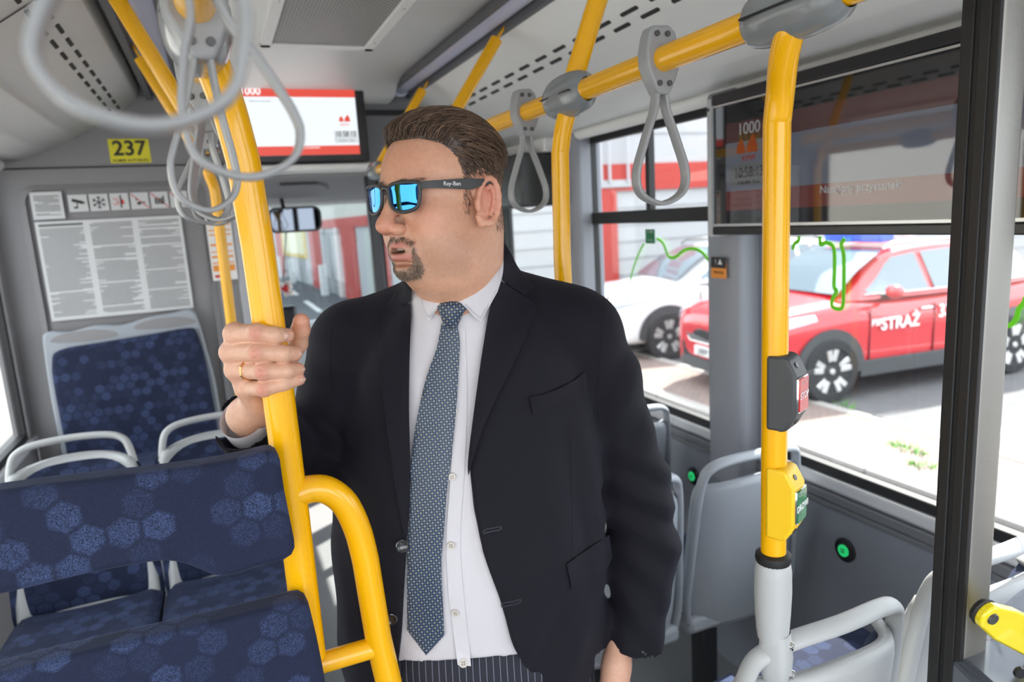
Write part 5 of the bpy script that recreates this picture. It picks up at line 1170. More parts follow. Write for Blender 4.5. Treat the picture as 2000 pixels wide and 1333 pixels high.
def htint(c, rad, col, a):
    global hs_
    m = np.exp(-((handV - c) ** 2).sum(1) / rad ** 2)[:, None] * a; hs_ = hs_ + (np.array(col) - hs_) * m
for P, r in fingers:
    htint(hp(*P[1]) + [0, -.01, 0], .010, (.56, .17, .12), .7); htint(hp(*P[0]), .014, (.55, .20, .14), .5); htint(hp(*P[3]), .010, (.58, .20, .15), .6)
htint(T[4], .02, (.60, .20, .12), .6)
# ---- left wrist and hand going into the trouser pocket
LW = [px_loc(1213, 1225, 1.13), px_loc(1204, 1300, 1.10), px_loc(1195, 1380, 1.08)]
lw = Vol(np.min(LW, 0) - [.09, .06, .10], np.max(LW, 0) + [.07, .06, .08], .0022)
lw.cap(LW[0], LW[1], .024, .021, .01); lw.cap(LW[1], LW[2], .023, .030, .02)
for k_ in range(4): lw.cap(LW[2] + [-.010, -.030 + .020 * k_, .0], LW[2] + [-.030, -.034 + .018 * k_, -.075 + (.01 if k_ in (0, 3) else 0)], .0105, .009, .006)
lw.cap(LW[1] + [-.01, -.02, -.03], LW[2] + [-.01, -.05, -.02], .014, .012, .008)
lwV, lwQ = lw.mesh(1); lws = np.tile(np.array([.64, .36, .25]), (len(lwV), 1))

# arms under the sleeves join hands and neck into one body
_arm = G().tube(catmull([WR[1], px_loc(560, 890, 1.10), px_loc(592, 900, 1.12), (-.300, 1.165, 1.34), (-.255, 1.180, 1.42), (-.08, 1.16, 1.43), (.09, 1.175, 1.42), (.145, 1.18, 1.33), (.200, 1.190, 1.125), (.208, 1.165, 1.02), LW[0]], 4), .023, 12)
armV = np.array(_arm.v); _tris = []
PX0 = LOC(np.array([-.09, 1.17, 0.])); person = empty('person', tuple(PX0), 'man in dark suit, white shirt, patterned tie and mirrored sunglasses, gripping the yellow pole', 'person')
V = np.concatenate([headV, handV, lwV, armV]); o1, o2 = len(headV), len(headV) + len(handV); o3 = o2 + len(lwV)
Q = [tuple(q) for q in headQ] + [tuple(q) for q in handQ + o1] + [tuple(q) for q in lwQ + o2] + [tuple(i + o3 for i in f) for f in _arm.f]
for blk, off_ in ((headV, 0), (handV, o1), (lwV, o2)):          # joined where arm and hand, arm and neck overlap
    dd = ((armV[:, None, :] - blk[None, ::7, :]) ** 2).sum(-1); i, j = np.unravel_index(dd.argmin(), dd.shape); j = j * 7; k_ = [q for q in _arm.f if i in q and len(q) == 4][0]; n_ = k_[(k_.index(i) + 1) % 4]; Q.append((i + o3, n_ + o3, j + off_))
body = mesh('body', LOC(V), Q, SKIN, person, smooth=180, recalc=False); colored(body, np.concatenate([skin, hs_, lws, np.tile([.6, .33, .22], (len(armV), 1))]))

# fingernails
nail = mat('fingernail', (.62, .37, .29), .22, coat=.4)
def nail_at(c, nrmv, along, w, l):
    n_ = nrm(nrmv); a = nrm(np.array(along) - np.dot(along, n_) * n_); s = np.cross(n_, a); rows = []
    for i in range(7):
        t = -1 + 2 * i / 6; rows.append([LOC(c + a * l * t + s * w * math.sqrt(max(.05, 1 - abs(t) ** 4)) * q + n_ * (-.0035 * (q * .95) ** 2 - .0012 * t * t)) for q in np.linspace(-1, 1, 7)])
    G().grid(rows).build('fingernail', nail, body, smooth=80, solid=.0008)
f0 = fingers[0][0]; c_ = (hp(*f0[2]) * .35 + hp(*f0[3]) * .65); nail_at(c_ + nrm((.35, -.92, .05)) * .0108, (.35, -.92, .05), np.array(f0[3]) - np.array(f0[2]), .0062, .0075)
for k_ in (1, 2, 3):
    f0 = fingers[k_][0]; c_ = hp(*f0[3]); nd = nrm((.80, -.60, .02)); nail_at(c_ + nd * (fingers[k_][1] * .80), nd, (np.array(f0[3]) - np.array(f0[2])), .0052, .006)
# wedding ring
f2 = fingers[2][0]; a, b_ = hp(*f2[0]), hp(*f2[1]); c_ = a + (b_ - a) * .46; ax_ = nrm(b_ - a)
G().lathe([(.0122, -.0022), (.0135, -.0018), (.0138, 0), (.0135, .0018), (.0122, .0022)], LOC(c_), axis=LOC(ax_), n=36).build('ring', mat('gold', (.83, .48, .22), .15, metal=1), person, smooth=60)
# teeth
G().ball(HW((.0800, 0, -.0725)), .001).build('teeth', mat('teeth', (.70, .66, .58), .3), body) if 0 else None
g = G(); rows = []
for z in (-.0755, -.0705): rows.append([HW((.0865 - 14 * b * b, b, z)) for b in np.linspace(-.016, .016, 13)])
g.grid(rows).build('teeth', mat('teeth', (.70, .66, .58), .3), body, solid=.003)

# ---- hair: cap grown from the scalp, then combed strands
HAIRM = bpy.data.materials.new('hair_brown'); HAIRM.use_nodes = True; nt = HAIRM.node_tree; b = principled(HAIRM); b.inputs['Roughness'].default_value = .38; b.inputs['Specular IOR Level'].default_value = .55
oi = N(nt, 'ShaderNodeTexCoord'); nn_ = N(nt, 'ShaderNodeAttribute'); nn_.attribute_name = 'shade'
mx = N(nt, 'ShaderNodeMix', data_type='RGBA'); mx.inputs['A'].default_value = (.030, .015, .009, 1); mx.inputs['B'].default_value = (.24, .145, .09, 1); nt.links.new(nn_.outputs['Fac'], mx.inputs['Factor']); nt.links.new(mx.outputs['Result'], b.inputs['Base Color'])
def vnormals(V, Q):
    n_ = np.cross(V[Q[:, 2]] - V[Q[:, 0]], V[Q[:, 3]] - V[Q[:, 1]]); out = np.zeros_like(V)
    for i in range(4): np.add.at(out, Q[:, i], n_)
    return out / (np.linalg.norm(out, axis=1, keepdims=True) + 1e-12)
hn = vnormals(headV, headQ)
ears = (B_ > .0785) & (A_ > -.034) & (A_ < .020) & (C_ < .030)
thick = (.0010 + .0145 * ss(.048, .088, C_) + .006 * ss(.04, .09, A_) * ss(.06, .09, C_)) * ss(0, .012, hd_)
keep0 = (hd_ > 0) & ~ears; keep = keep0 & (C_ > .028)
m_ = keep[headQ].all(1); fq = headQ[m_]; used = np.unique(fq); mp = -np.ones(len(headV), int); mp[used] = np.arange(len(used))
capV = headV[used] + hn[used] * (thick[used] - .0004)[:, None]; capQ = mp[fq]
hair = mesh('hair', LOC(capV), capQ, HAIRM, person, smooth=180, recalc=False)
def shade(o, vals): at = o.data.attributes.new('shade', 'FLOAT', 'POINT'); at.data.foreach_set('value', np.asarray(vals, np.float32)); return o
shade(hair, np.full(len(capV), .10))
bvh_head = BVHTree.FromPolygons([tuple(p) for p in headV], [tuple(q) for q in headQ])
nrs = np.random.RandomState(5)
def to_man(d): return np.asarray(d) @ HM
def strands(name, roots, dirs, lens, offs, width, m, parent, segs=6, lift=0.0, jit=.12):
    """thin tapering strands that run along the head surface"""
    g = G(); 
    for r, d, L, off in zip(roots, dirs, lens, offs):
        p = np.array(r); d = nrm(d + nrs.normal(0, jit, 3)); pts = []; step = L / segs
        for i in range(segs + 1):
            loc, nn, _, _ = bvh_head.find_nearest(Vector(p)); nn = np.array(nn); loc = np.array(loc)
            q = loc + nn * (off * min(1, .35 + i / 2.2) + lift * (i / segs) * L); pts.append((q, nn))
            d = nrm(d - nn * d.dot(nn)); p = loc + nn * off + d * step
        V = []
        for i, (q, nn) in enumerate(pts):
            t = nrm(pts[min(i + 1, segs)][0] - pts[max(i - 1, 0)][0]); s_ = nrm(np.cross(t, nn)); w = width * (1 - .85 * (i / segs) ** 1.5)
            V += [q - s_ * w, q + s_ * w, q + nn * w * 1.2]
        V = LOC(np.array(V)); Fs = []
        for i in range(segs):
            o = i * 3
            for a_, b__ in ((0, 1), (1, 2), (2, 0)): Fs.append((o + a_, o + b__, o + 3 + b__, o + 3 + a_))
        g.add(V, Fs)
    o = g.build(name, m, parent, smooth=180, recalc=False); shade(o, np.repeat(np.clip(nrs.rand(len(lens)) ** 1.6, 0, 1), 3 * (segs + 1))); return o
cand = np.where(keep0)[0]; sel = cand[nrs.choice(len(cand), 8500)]; sel = sel[nrs.rand(len(sel)) < ss(.022, .055, C_[sel])]
tp = ss(.045, .075, C_[sel]); dirs = []
for i, v in enumerate(sel):
    top_d = np.array([-1., .18 * np.sign(lh[v, 1]) * min(1, B_[v] / .04), -.10]); side_d = np.array([-.55, 0, -.85]); dirs.append(to_man(nrm(side_d + (top_d - side_d) * tp[i])))
strands('hair_strand', headV[sel], dirs, .007 + .040 * tp * nrs.uniform(.6, 1.1, len(sel)), thick[sel] + .0010 + .0016 * nrs.rand(len(sel)) * tp, .00075, HAIRM, hair, lift=.02, jit=.16)
sd0 = np.where(keep0 & (C_ < .052) & (C_ > -.055))[0]; sel = sd0[nrs.choice(len(sd0), 4200)]; sel = sel[nrs.rand(len(sel)) < .35 + .65 * ss(-.04, .03, C_[sel])]
strands('short_side_hair', headV[sel], [to_man(nrm((-.45, 0, -.9))) for _ in sel], nrs.uniform(.004, .008, len(sel)), nrs.uniform(.0004, .0014, len(sel)), .00030, HAIRM, hair, segs=2, lift=.10, jit=.25)
# swept front edge of the hair
fr_ = np.where(keep & (hd_ < .010) & (A_ > .040))[0]; sel = fr_[nrs.choice(len(fr_), 700)]
strands('hair_fringe', headV[sel], [to_man(nrm((-.55, .35 + .2 * nrs.randn(), .75))) for _ in sel], nrs.uniform(.025, .045, len(sel)), nrs.uniform(.008, .021, len(sel)), .0006, HAIRM, hair, lift=.03)
# beard and moustache
BEARD = mat('beard_greying', (.11, .07, .045), .5, noise=(300, 1., (.33, .25, .19)))
MOU = [(0, -.0550), (.014, -.0545), (.026, -.0620), (.0315, -.074), (.0335, -.090), (.0315, -.106), (.023, -.118), (0, -.122), (0, -.106), (.014, -.103), (.0245, -.092), (.0265, -.080), (.0255, -.0700), (.014, -.0625), (0, -.0625)]
bd_ = poly_sdf(np.stack([B_, C_], -1), MOU); bm_ = (bd_ > 0) & (A_ > .035)
tint((.33, .22, .16), 0 * C_); cand = np.where(bm_)[0]; sel = cand[nrs.choice(len(cand), 950)]; dirs = []
for v in sel: sb = np.sign(lh[v, 1]) or 1; dirs.append(to_man(nrm((.15, sb * (.55 if C_[v] > -.068 else .05), -.8))))
strands('beard', headV[sel], dirs, nrs.uniform(.005, .009, len(sel)) * np.clip(.5 + bd_[sel] / .005, .5, 1.1), nrs.uniform(.0006, .0016, len(sel)), .00032, BEARD, person, segs=3, lift=.25, jit=.3)
# eyebrows
bv = np.where((C_ > .014) & (C_ < .026) & (B_ > .012) & (B_ < .050) & (A_ > .06) & (hd_ < -.02))[0]
for sd_ in (1, -1):
    bs_ = bv[lh[bv, 1] * sd_ > 0]; sel = bs_[nrs.choice(len(bs_), 130)]; strands('eyebrow', headV[sel], [to_man((-.1, sd_, .15)) for v in sel], nrs.uniform(.006, .010, len(sel)), np.full(len(sel), .0008), .0003, BEARD, person, segs=3, lift=.15)

# ---- sunglasses
sgm = mat('matt_black_frame', (.040, .041, .043), .5); LENS = mat('blue_mirror_lens', (.05, .30, .88), .015, metal=1)
sgl = empty('sunglasses', tuple(HW((.1, 0, 0)))); sgl.parent = person; sgl.location = Vector(HW((.1, 0, 0))) - person.location
def ga(b): return .1075 - 3.6 * b * b - 60 * b ** 4 * 0
def gp(b, c, d=0): return HW((ga(b) + d, b, c + .004))
for sgn in (1, -1):
    o_ = [(.0085, .0125), (.020, .0170), (.036, .0180), (.052, .0172), (.0600, .0145), (.0610, .006), (.0590, -.008), (.0545, -.0175), (.043, -.0220), (.030, -.0225), (.018, -.0185), (.0105, -.0095), (.0080, .003)]
    loop = catmull([(b * sgn, c, 0) for b, c in o_], 4, True)
    G().tube([gp(p[0], p[1]) for p in loop], .0027, 8, closed=True).build('rim', sgm, sgl, smooth=80)
    c0_ = np.mean(loop, 0); V = []; Fs = []; n = len(loop); K = 6
    for k_ in range(K): V += [gp(*(c0_ + (p - c0_) * (1 - k_ / K))[:2], .0012 * (1 - (1 - k_ / K) ** 2)) for p in loop]
    V.append(gp(c0_[0], c0_[1], .0012)); 
    for k_ in range(K - 1): Fs += [(k_ * n + i, k_ * n + (i + 1) % n, (k_ + 1) * n + (i + 1) % n, (k_ + 1) * n + i) for i in range(n)]
    Fs += [((K - 1) * n + i, (K - 1) * n + (i + 1) % n, len(V) - 1) for i in range(n)]
    G().add(V, Fs).build('lens', LENS, sgl, smooth=180)
    # temple arm: tall near the hinge, tapering, hooking behind the ear
    T_ = [(ga(.0610), .0615, .016, .0045), (ga(.0610) - .006, .0675, .0165, .0050), (.068, .0735, .0165, .0055), (.045, .0800, .0160, .0068), (.022, .0850, .0155, .0078), (.010, .0868, .0165, .0060), (.0, .0872, .0180, .0042), (-.014, .0870, .0180, .0040), (-.030, .0835, .008, .0040), (-.038, .080, -.008, .0036)]
    rows = []
    for a, b__, c, hh in T_:
        rows.append([HW((a + da, (b__ + db) * sgn, c + dc)) for da, db, dc in ((0, .0016, hh), (0, .0022, 0), (0, .0016, -hh), (0, -.0012, -hh), (0, -.0012, hh))])
    g = G().grid(rows, True); g.f.append((0, 1, 2, 3, 4)); g.m.append(0); k_ = len(rows) * 5; g.f.append(tuple(range(k_ - 5, k_))); g.m.append(0)
    arm = g.build('temple', sgm, sgl, smooth=50)
    t0, t1 = np.array(HW((.060, .0775 * sgn, .0165))), np.array(HW((.045, .0828 * sgn, .0160)))
    xd = nrm(t1 - t0) * sgn; zd = LOC(np.array(HZ)); nd = nrm(np.cross(xd, zd))
    text('logo', 'Ray-Ban', .0078, (t0 + t1) / 2 + nd * .0012, xd, zd, mat('logo_silver', (.75, .75, .75), .4), arm, .0002)
G().tube([gp(-.0085, .011), gp(0, .0135, .001), gp(.0085, .011)], .0030, 8).build('bridge', sgm, sgl)
# ============================================================ clothes
SUIT = mat('suit_navy_wool', (.0062, .0056, .0105), .8, bump=(2600, .25), spec=.25)
_b = principled(SUIT); _b.inputs['Sheen Weight'].default_value = .06; _b.inputs['Sheen Roughness'].default_value = .5; _b.inputs['Sheen Tint'].default_value = (.5, .52, .7, 1)
LINING = mat('suit_lining', (.05, .025, .015), .4)
SHIRTM = mat('shirt_white', (.60, .575, .60), .75, bump=(1800, .15), sss=.0)
def torso(vol, e, skirt=True):
    """trunk shape; e shrinks it"""
    k = .05
    vol.ell((-.075, 1.165, 1.33), (.205 - e, .135 - e, .20 - e), k); vol.ell((-.085, 1.145, 1.22), (.225 - e, .150 - e, .20), k)
    vol.ell((-.095, 1.135, 1.06), (.238 - e, .165 - e, .25), k); vol.ell((-.102, 1.150, .88), (.246 - e, .160 - e, .24), k)
    vol.cap((-.262, 1.185, 1.428), (.106, 1.175, 1.430), .062 - e, None, .04)
    vol.cap((-.215, 1.195, 1.448), (-.115, 1.200, 1.490), .052 - e, .048 - e, .04); vol.cap((.070, 1.185, 1.452), (-.045, 1.195, 1.497), .052 - e, .048 - e, .04)
    vol.ell((-.15, 1.09, 1.36), (.07, .05 - e * .5, .09), .05); vol.ell((.0, 1.085, 1.36), (.07, .05 - e * .5, .09), .05)
    return vol
def cut(vol, fn, k=.004):
    """keep only where fn(X, Y, Z) < 0"""
    X, Y, Z = np.ix_(*vol.ax); vol.F = np.maximum(vol.F, fn(X, Y, Z).astype(np.float32)); return vol
# --- shirt (with collar stand)
sv = Vol((-.36, .93, .84), (.17, 1.36, 1.60), .0042); torso(sv, .012)
sv.cap((-.080, 1.125, 1.42), (-.084, 1.115, 1.545), .082, .080, .03)
def plane_px(p1, p2, D1, D2):
    """plane through two measured points, rising away from the photographer"""
    a, b = px_loc(*p1, D1), px_loc(*p2, D2); return a, b
ca, cb = px_loc(980, 478, 1.14), px_loc(812, 556, 1.10); cf = px_loc(882, 590, 1.035)
nv_ = np.cross(cb - ca, cf - ca); nv_ = nv_ / np.linalg.norm(nv_); nv_ = nv_ * np.sign(nv_[2])
cut(sv, lambda X, Y, Z: (X - ca[0]) * nv_[0] + (Y - ca[1]) * nv_[1] + (Z - ca[2]) * nv_[2])
cut(sv, lambda X, Y, Z: (px_loc(930, 1302, .975)[2] + .012 * np.cos((X + .09) * 12) - .012) - Z)
shV, shQ = sv.mesh(2); shirt = mesh('shirt', LOC(shV), shQ, SHIRTM, person, smooth=180, recalc=False)
# --- jacket: trunk and both sleeves in one cloth, opened in front
jv = Vol((-.44, .90, .66), (.33, 1.40, 1.62), .0042); torso(jv, 0)
SL = [np.array(p) for p in ((.112, 1.175, 1.420), (.152, 1.185, 1.33), (.205, 1.190, 1.125), (.216, 1.165, 1.02), (.186, 1.125, .845))]
SR = [np.array(p) for p in ((-.275, 1.180, 1.425), (-.300, 1.165, 1.34), tuple(px_loc(592, 905, 1.12)), tuple(px_loc(528, 872, 1.05)), tuple(px_loc(478, 818, .985)))]
def along(a, b, t): return a + (b - a) * t
for P, R in ((SL, (.066, .066, .064, .060, .049)), (SR, (.064, .066, .062, .057, .051))):
    for i in range(4): jv.cap(P[i], P[i + 1], R[i], R[i + 1], .022)
jv.cap((.05, 1.17, 1.40), (.122, 1.175, 1.41), .07, .066, .03); jv.cap((-.19, 1.18, 1.40), (-.28, 1.18, 1.415), .066, .064, .03)
jv.cap((-.08, 1.150, 1.47), (-.082, 1.150, 1.535), .096, .090, .025)              # collar fall behind the neck
def fold(P0, P1, wd, dp, amp=1.):     # crease pressed into the cloth
    jv.cap(np.array(P0), np.array(P1), wd, wd * .7, dp, 'sub')
def ridge(P0, P1, wd, k): jv.cap(np.array(P0), np.array(P1), wd, wd * .6, k)
# jacket opening measured on the photograph, followed on the cloth itself
OPEN = [(800, 470), (806, 545), (801, 600), (797, 700), (796, 800), (798, 900), (797, 1000), (795, 1060), (789, 1150), (783, 1230), (776, 1300), (768, 1420), (760, 1560), (1120, 1560), (1078, 1400), (1025, 1305), (990, 1215), (966, 1150), (944, 1080), (925, 990), (918, 920), (920, 880), (932, 800), (945, 700), (958, 620), (968, 560), (976, 510), (985, 462), (940, 380), (850, 380)]
X, Y, Z = np.meshgrid(*[a.astype(np.float64) for a in jv.ax], indexing='ij')
P_ = LOC(np.stack([X, Y, Z], -1)); pxs = project(P_); open_d = np.full(X.shape, -1.0)
front = (Y < 1.20); sub = front & (jv.F < .03); open_d[sub] = poly_sdf(pxs[sub], OPEN) * Y[sub] / FPX
jv.F = np.maximum(jv.F, np.where(front, open_d, -1).astype(np.float32))
# back of the neck left open and the hem
jv.F = np.maximum(jv.F, ((X - ca[0]) * nv_[0] + (Y - ca[1]) * nv_[1] + (Z - ca[2]) * nv_[2] - .002 + .05 * ss(1.05, 1.15, Y) * 0 - .0).astype(np.float32))
# round front corner of the skirt at the picture's right
hemz = .70 + 0 * X
jv.F = np.maximum(jv.F, (hemz - Z).astype(np.float32))
# cuff openings
def cuff(P, d, r, depth):
    d = nrm(d)
    global jv
    s = (X - P[0]) * d[0] + (Y - P[1]) * d[1] + (Z - P[2]) * d[2]; rad = np.sqrt(np.maximum((X - P[0]) ** 2 + (Y - P[1]) ** 2 + (Z - P[2]) ** 2 - s * s, 0))
    near_ = rad < r * 1.9
    jv.F = np.where(near_ & (np.abs(s) < .09), np.maximum(jv.F, s), jv.F).astype(np.float32)
    jv.F = np.where(near_ & (s > -depth), np.maximum(jv.F, -(rad - (r - .0045))), jv.F).astype(np.float32)
# soft drapery: broad creases whose direction follows each sleeve and the trunk
def wave(c, ext, kvec, amp, ph=0.):
    m = np.exp(-(((X - c[0]) / ext[0]) ** 2 + ((Y - c[1]) / ext[1]) ** 2 + ((Z - c[2]) / ext[2]) ** 2)); s = np.sin(X * kvec[0] + Y * kvec[1] + Z * kvec[2] + ph)
    jv.F += (amp * m * (np.sign(s) * np.abs(s) ** 1.3)).astype(np.float32)
wave((.215, 1.16, 1.10), (.08, .12, .11), (55, 10, 95), .0068); wave((.19, 1.14, .93), (.07, .10, .10), (90, 0, 60), .0050, 1.); wave((.165, 1.16, 1.30), (.06, .1, .10), (70, 0, -40), .0050)
wave((-.32, 1.13, 1.27), (.08, .12, .10), (70, 30, 70), .0080); wave((-.29, 1.15, 1.36), (.05, .1, .06), (60, 0, 90), .0055, .5)
wave((.05, 1.02, .95), (.12, .12, .14), (48, 0, -22), .0065, 2.0); wave((-.28, 1.05, 1.0), (.08, .12, .25), (60, 0, 4), .0055, .4); wave((.10, 1.05, 1.15), (.05, .1, .18), (75, 0, 12), .0050)
cuff(SR[4], SR[4] - SR[3], .051, .03); cuff(SL[4], SL[4] - SL[3], .049, .022)
jV, jQ = jv.mesh(2)
jacket = mesh('jacket', LOC(jV), jQ, SUIT, person, smooth=180, recalc=False)
del X, Y, Z, P_, pxs, open_d

# --- shirt cuff and lining at the gripping hand
d_ = nrm(SR[4] - SR[3]); 
g = G(); ring = lambda c, r, ax: None
g.lathe([(.0375, -.025), (.0355, .004), (.0350, .0055), (.0340, .004), (.0355, -.025)], LOC(SR[4]), axis=LOC(d_), n=36); g.build('shirt_cuff', SHIRTM, person, smooth=60)
# --- trousers and shoes
PIN = bpy.data.materials.new('pinstripe'); PIN.use_nodes = True; nt = PIN.node_tree; b = principled(PIN)
tc = N(nt, 'ShaderNodeTexCoord'); vr = N(nt, 'ShaderNodeVectorRotate', rotation_type='Z_AXIS'); nt.links.new(tc.outputs['Object'], vr.inputs[0]); vr.inputs['Angle'].default_value = math.atan2(.384, .923)
sx = N(nt, 'ShaderNodeSeparateXYZ'); nt.links.new(vr.outputs[0], sx.inputs[0]); ml = N(nt, 'ShaderNodeMath', operation='MULTIPLY'); nt.links.new(sx.outputs[0], ml.inputs[0]); ml.inputs[1].default_value = 92
fr2 = N(nt, 'ShaderNodeMath', operation='FRACT'); nt.links.new(ml.outputs[0], fr2.inputs[0]); ls = N(nt, 'ShaderNodeMath', operation='LESS_THAN'); nt.links.new(fr2.outputs[0], ls.inputs[0]); ls.inputs[1].default_value = .07
mx = N(nt, 'ShaderNodeMix', data_type='RGBA'); nt.links.new(ls.outputs[0], mx.inputs['Factor']); mx.inputs['A'].default_value = (.010, .010, .020, 1); mx.inputs['B'].default_value = (.22, .23, .30, 1); nt.links.new(mx.outputs['Result'], b.inputs['Base Color']); b.inputs['Roughness'].default_value = .75
tv = Vol((-.38, .93, .03), (.21, 1.38, 1.0), .0055)
tv.ell((-.10, 1.145, .88), (.222, .158, .14), .03); tv.cap((-.205, 1.15, .80), (-.235, 1.18, .45), .105, .080, .03); tv.cap((-.235, 1.18, .45), (-.245, 1.19, .07), .080, .068, .02)
tv.cap((.01, 1.15, .80), (.04, 1.18, .45), .105, .080, .03); tv.cap((.04, 1.18, .45), (.05, 1.19, .07), .080, .068, .02)
X, Y, Z = np.ix_(*tv.ax); tv.F = np.maximum(tv.F, Z - .955); tv.F = np.maximum(tv.F, .05 - Z)
V_, Q_ = tv.mesh(2); mesh('trousers', LOC(V_), Q_, PIN, person, smooth=180, recalc=False)
for uu in (-.245, .05):
    vs = Vol((uu - .08, .98, -.01), (uu + .08, 1.32, .13), .004); vs.ell((uu, 1.20, .045), (.042, .075, .05), .02); vs.ell((uu, 1.09, .030), (.044, .085, .032), .03)
    vs.F = np.maximum(vs.F, (.002 - np.ix_(*vs.ax)[2])); V_, Q_ = vs.mesh(1); mesh('shoe', LOC(V_), Q_, mat('shoe_black', (.01, .01, .01), .25), person, smooth=180, recalc=False)

# --- cloth panels laid on the surfaces below them
_allV = np.concatenate([LOC(jV), LOC(shV)]); _allQ = np.concatenate([jQ, shQ + len(jV)])
BV_ALL = BVHTree.FromPolygons([tuple(p) for p in _allV], [tuple(q) for q in _allQ])
BV_SH = BVHTree.FromPolygons([tuple(p) for p in LOC(shV)], [tuple(q) for q in shQ])
from mathutils.geometry import delaunay_2d_cdt
def panel(name, poly, m, parent, bvh=None, off=.003, thick=.002, step=9, puff=0., pr=12., uvs=False, fall=1.08, smooth=60, relax=4, **kw):
    """a sewn-on panel: outline taken from the photograph, lying on the cloth under it with its own thickness"""
    bvh = bvh or BV_ALL; poly = [np.array(p, float) for p in poly]; bd = []
    for i, p in enumerate(poly):
        q = poly[(i + 1) % len(poly)]; n = max(1, int(np.linalg.norm(q - p) / step)); bd += [p + (q - p) * t / n for t in range(n)]
    bd = np.array(bd); lo, hi = bd.min(0), bd.max(0); gx, gy = np.meshgrid(np.arange(lo[0], hi[0], step), np.arange(lo[1], hi[1], step)); pts = np.stack([gx.ravel(), gy.ravel()], -1)
    pts = pts[poly_sdf(pts, bd) > step * .55]; allp = np.concatenate([bd, pts]); nb = len(bd)
    vs, es, fs, ov, oe, of = delaunay_2d_cdt([Vector(p) for p in allp], [(i, (i + 1) % nb) for i in range(nb)], [], 1, 1e-4)
    P = np.array([tuple(v) for v in vs]); dist = poly_sdf(P, bd); nb_ = [set() for _ in P]
    for f in fs:
        for i in range(len(f)): nb_[f[i]].update((f[i - 1], f[(i + 1) % len(f)]))
    T = np.zeros(len(P)); dirs = np.array([ray(*p) for p in P]); dirs /= np.linalg.norm(dirs, axis=1, keepdims=True)
    for i, d in enumerate(dirs):
        h = bvh.ray_cast(Vector(EYE), Vector(d)); T[i] = h[3] if h[0] is not None else np.nan
    if np.isnan(T).any():
        ok = np.where(~np.isnan(T))[0]
        for i in np.where(np.isnan(T))[0]: T[i] = T[ok[np.argmin(((P[ok] - P[i]) ** 2).sum(1))]]
    T0 = T.copy()
    for _ in range(relax):
        T = np.minimum(np.array([.4 * T[i] + .6 * np.mean([T[j] for j in nb_[i]]) if nb_[i] else T[i] for i in range(len(T))]), T0)
    T = T - off - puff * np.clip(dist / pr, 0, 1) ** .5
    V = EYE + dirs * T[:, None]
    uv = None
    if uvs: uv = P / FPX * np.mean(T)
    n = len(V); back = V + dirs * thick; Vv = np.concatenate([V, back]); F_ = [tuple(f) for f in fs]; ed = {}
    for f in F_:
        for i in range(len(f)):
            a, b = f[i], f[(i + 1) % len(f)]; ed[(a, b)] = ed.get((a, b), 0) + 1
    rim = [(a, b) for (a, b) in ed if (b, a) not in ed]
    Fs = F_ + [tuple(i + n for i in f[::-1]) for f in F_] + [(b, a, a + n, b + n) for a, b in rim]
    return mesh(name, Vv, Fs, m, parent, smooth=smooth, uv=(np.concatenate([uv, uv]) if uvs else None), **kw)
C = lambda pts, n=4: [tuple(p) for p in catmull(pts, n)]
# collar leaves of the shirt
leafR = C([(979, 480), (983, 500), (982, 535), (972, 570)]) + [(939, 629)] + C([(925, 618), (908, 600), (893, 588)]) + C([(905, 582), (935, 560), (962, 525), (972, 490), (975, 472)])
panel('collar_leaf', leafR, SHIRTM, shirt, BV_SH, off=.0095, thick=.0022, step=7, puff=.002, pr=10)
leafL = C([(815, 560), (816, 580), (824, 605)]) + [(837, 628)] + C([(846, 615), (858, 600), (868, 592)]) + C([(860, 586), (843, 577), (826, 564), (818, 553)])
panel('collar_leaf', leafL, SHIRTM, shirt, BV_SH, off=.0095, thick=.0022, step=6, puff=.002, pr=10)
STI = mat('collar_stitch_shade', (.40, .38, .41), .8)  # collar thread, darkened to stand in for the soft shadow at the edge
line_on = None
def stitch_shade(pxs, bvh, off, r=.00035, m=STI, par=shirt, name='stitching_shade'):
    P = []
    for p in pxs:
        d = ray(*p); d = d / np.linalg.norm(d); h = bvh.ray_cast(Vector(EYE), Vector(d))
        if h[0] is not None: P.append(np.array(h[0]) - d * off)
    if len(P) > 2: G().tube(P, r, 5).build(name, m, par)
stitch_shade(C([(977, 520), (968, 568), (938, 622)]) + C([(926, 612), (908, 594)]), BV_SH, .0125)
stitch_shade(C([(820, 575), (828, 603), (838, 621)]) + C([(850, 607), (862, 595)]), BV_SH, .0125)
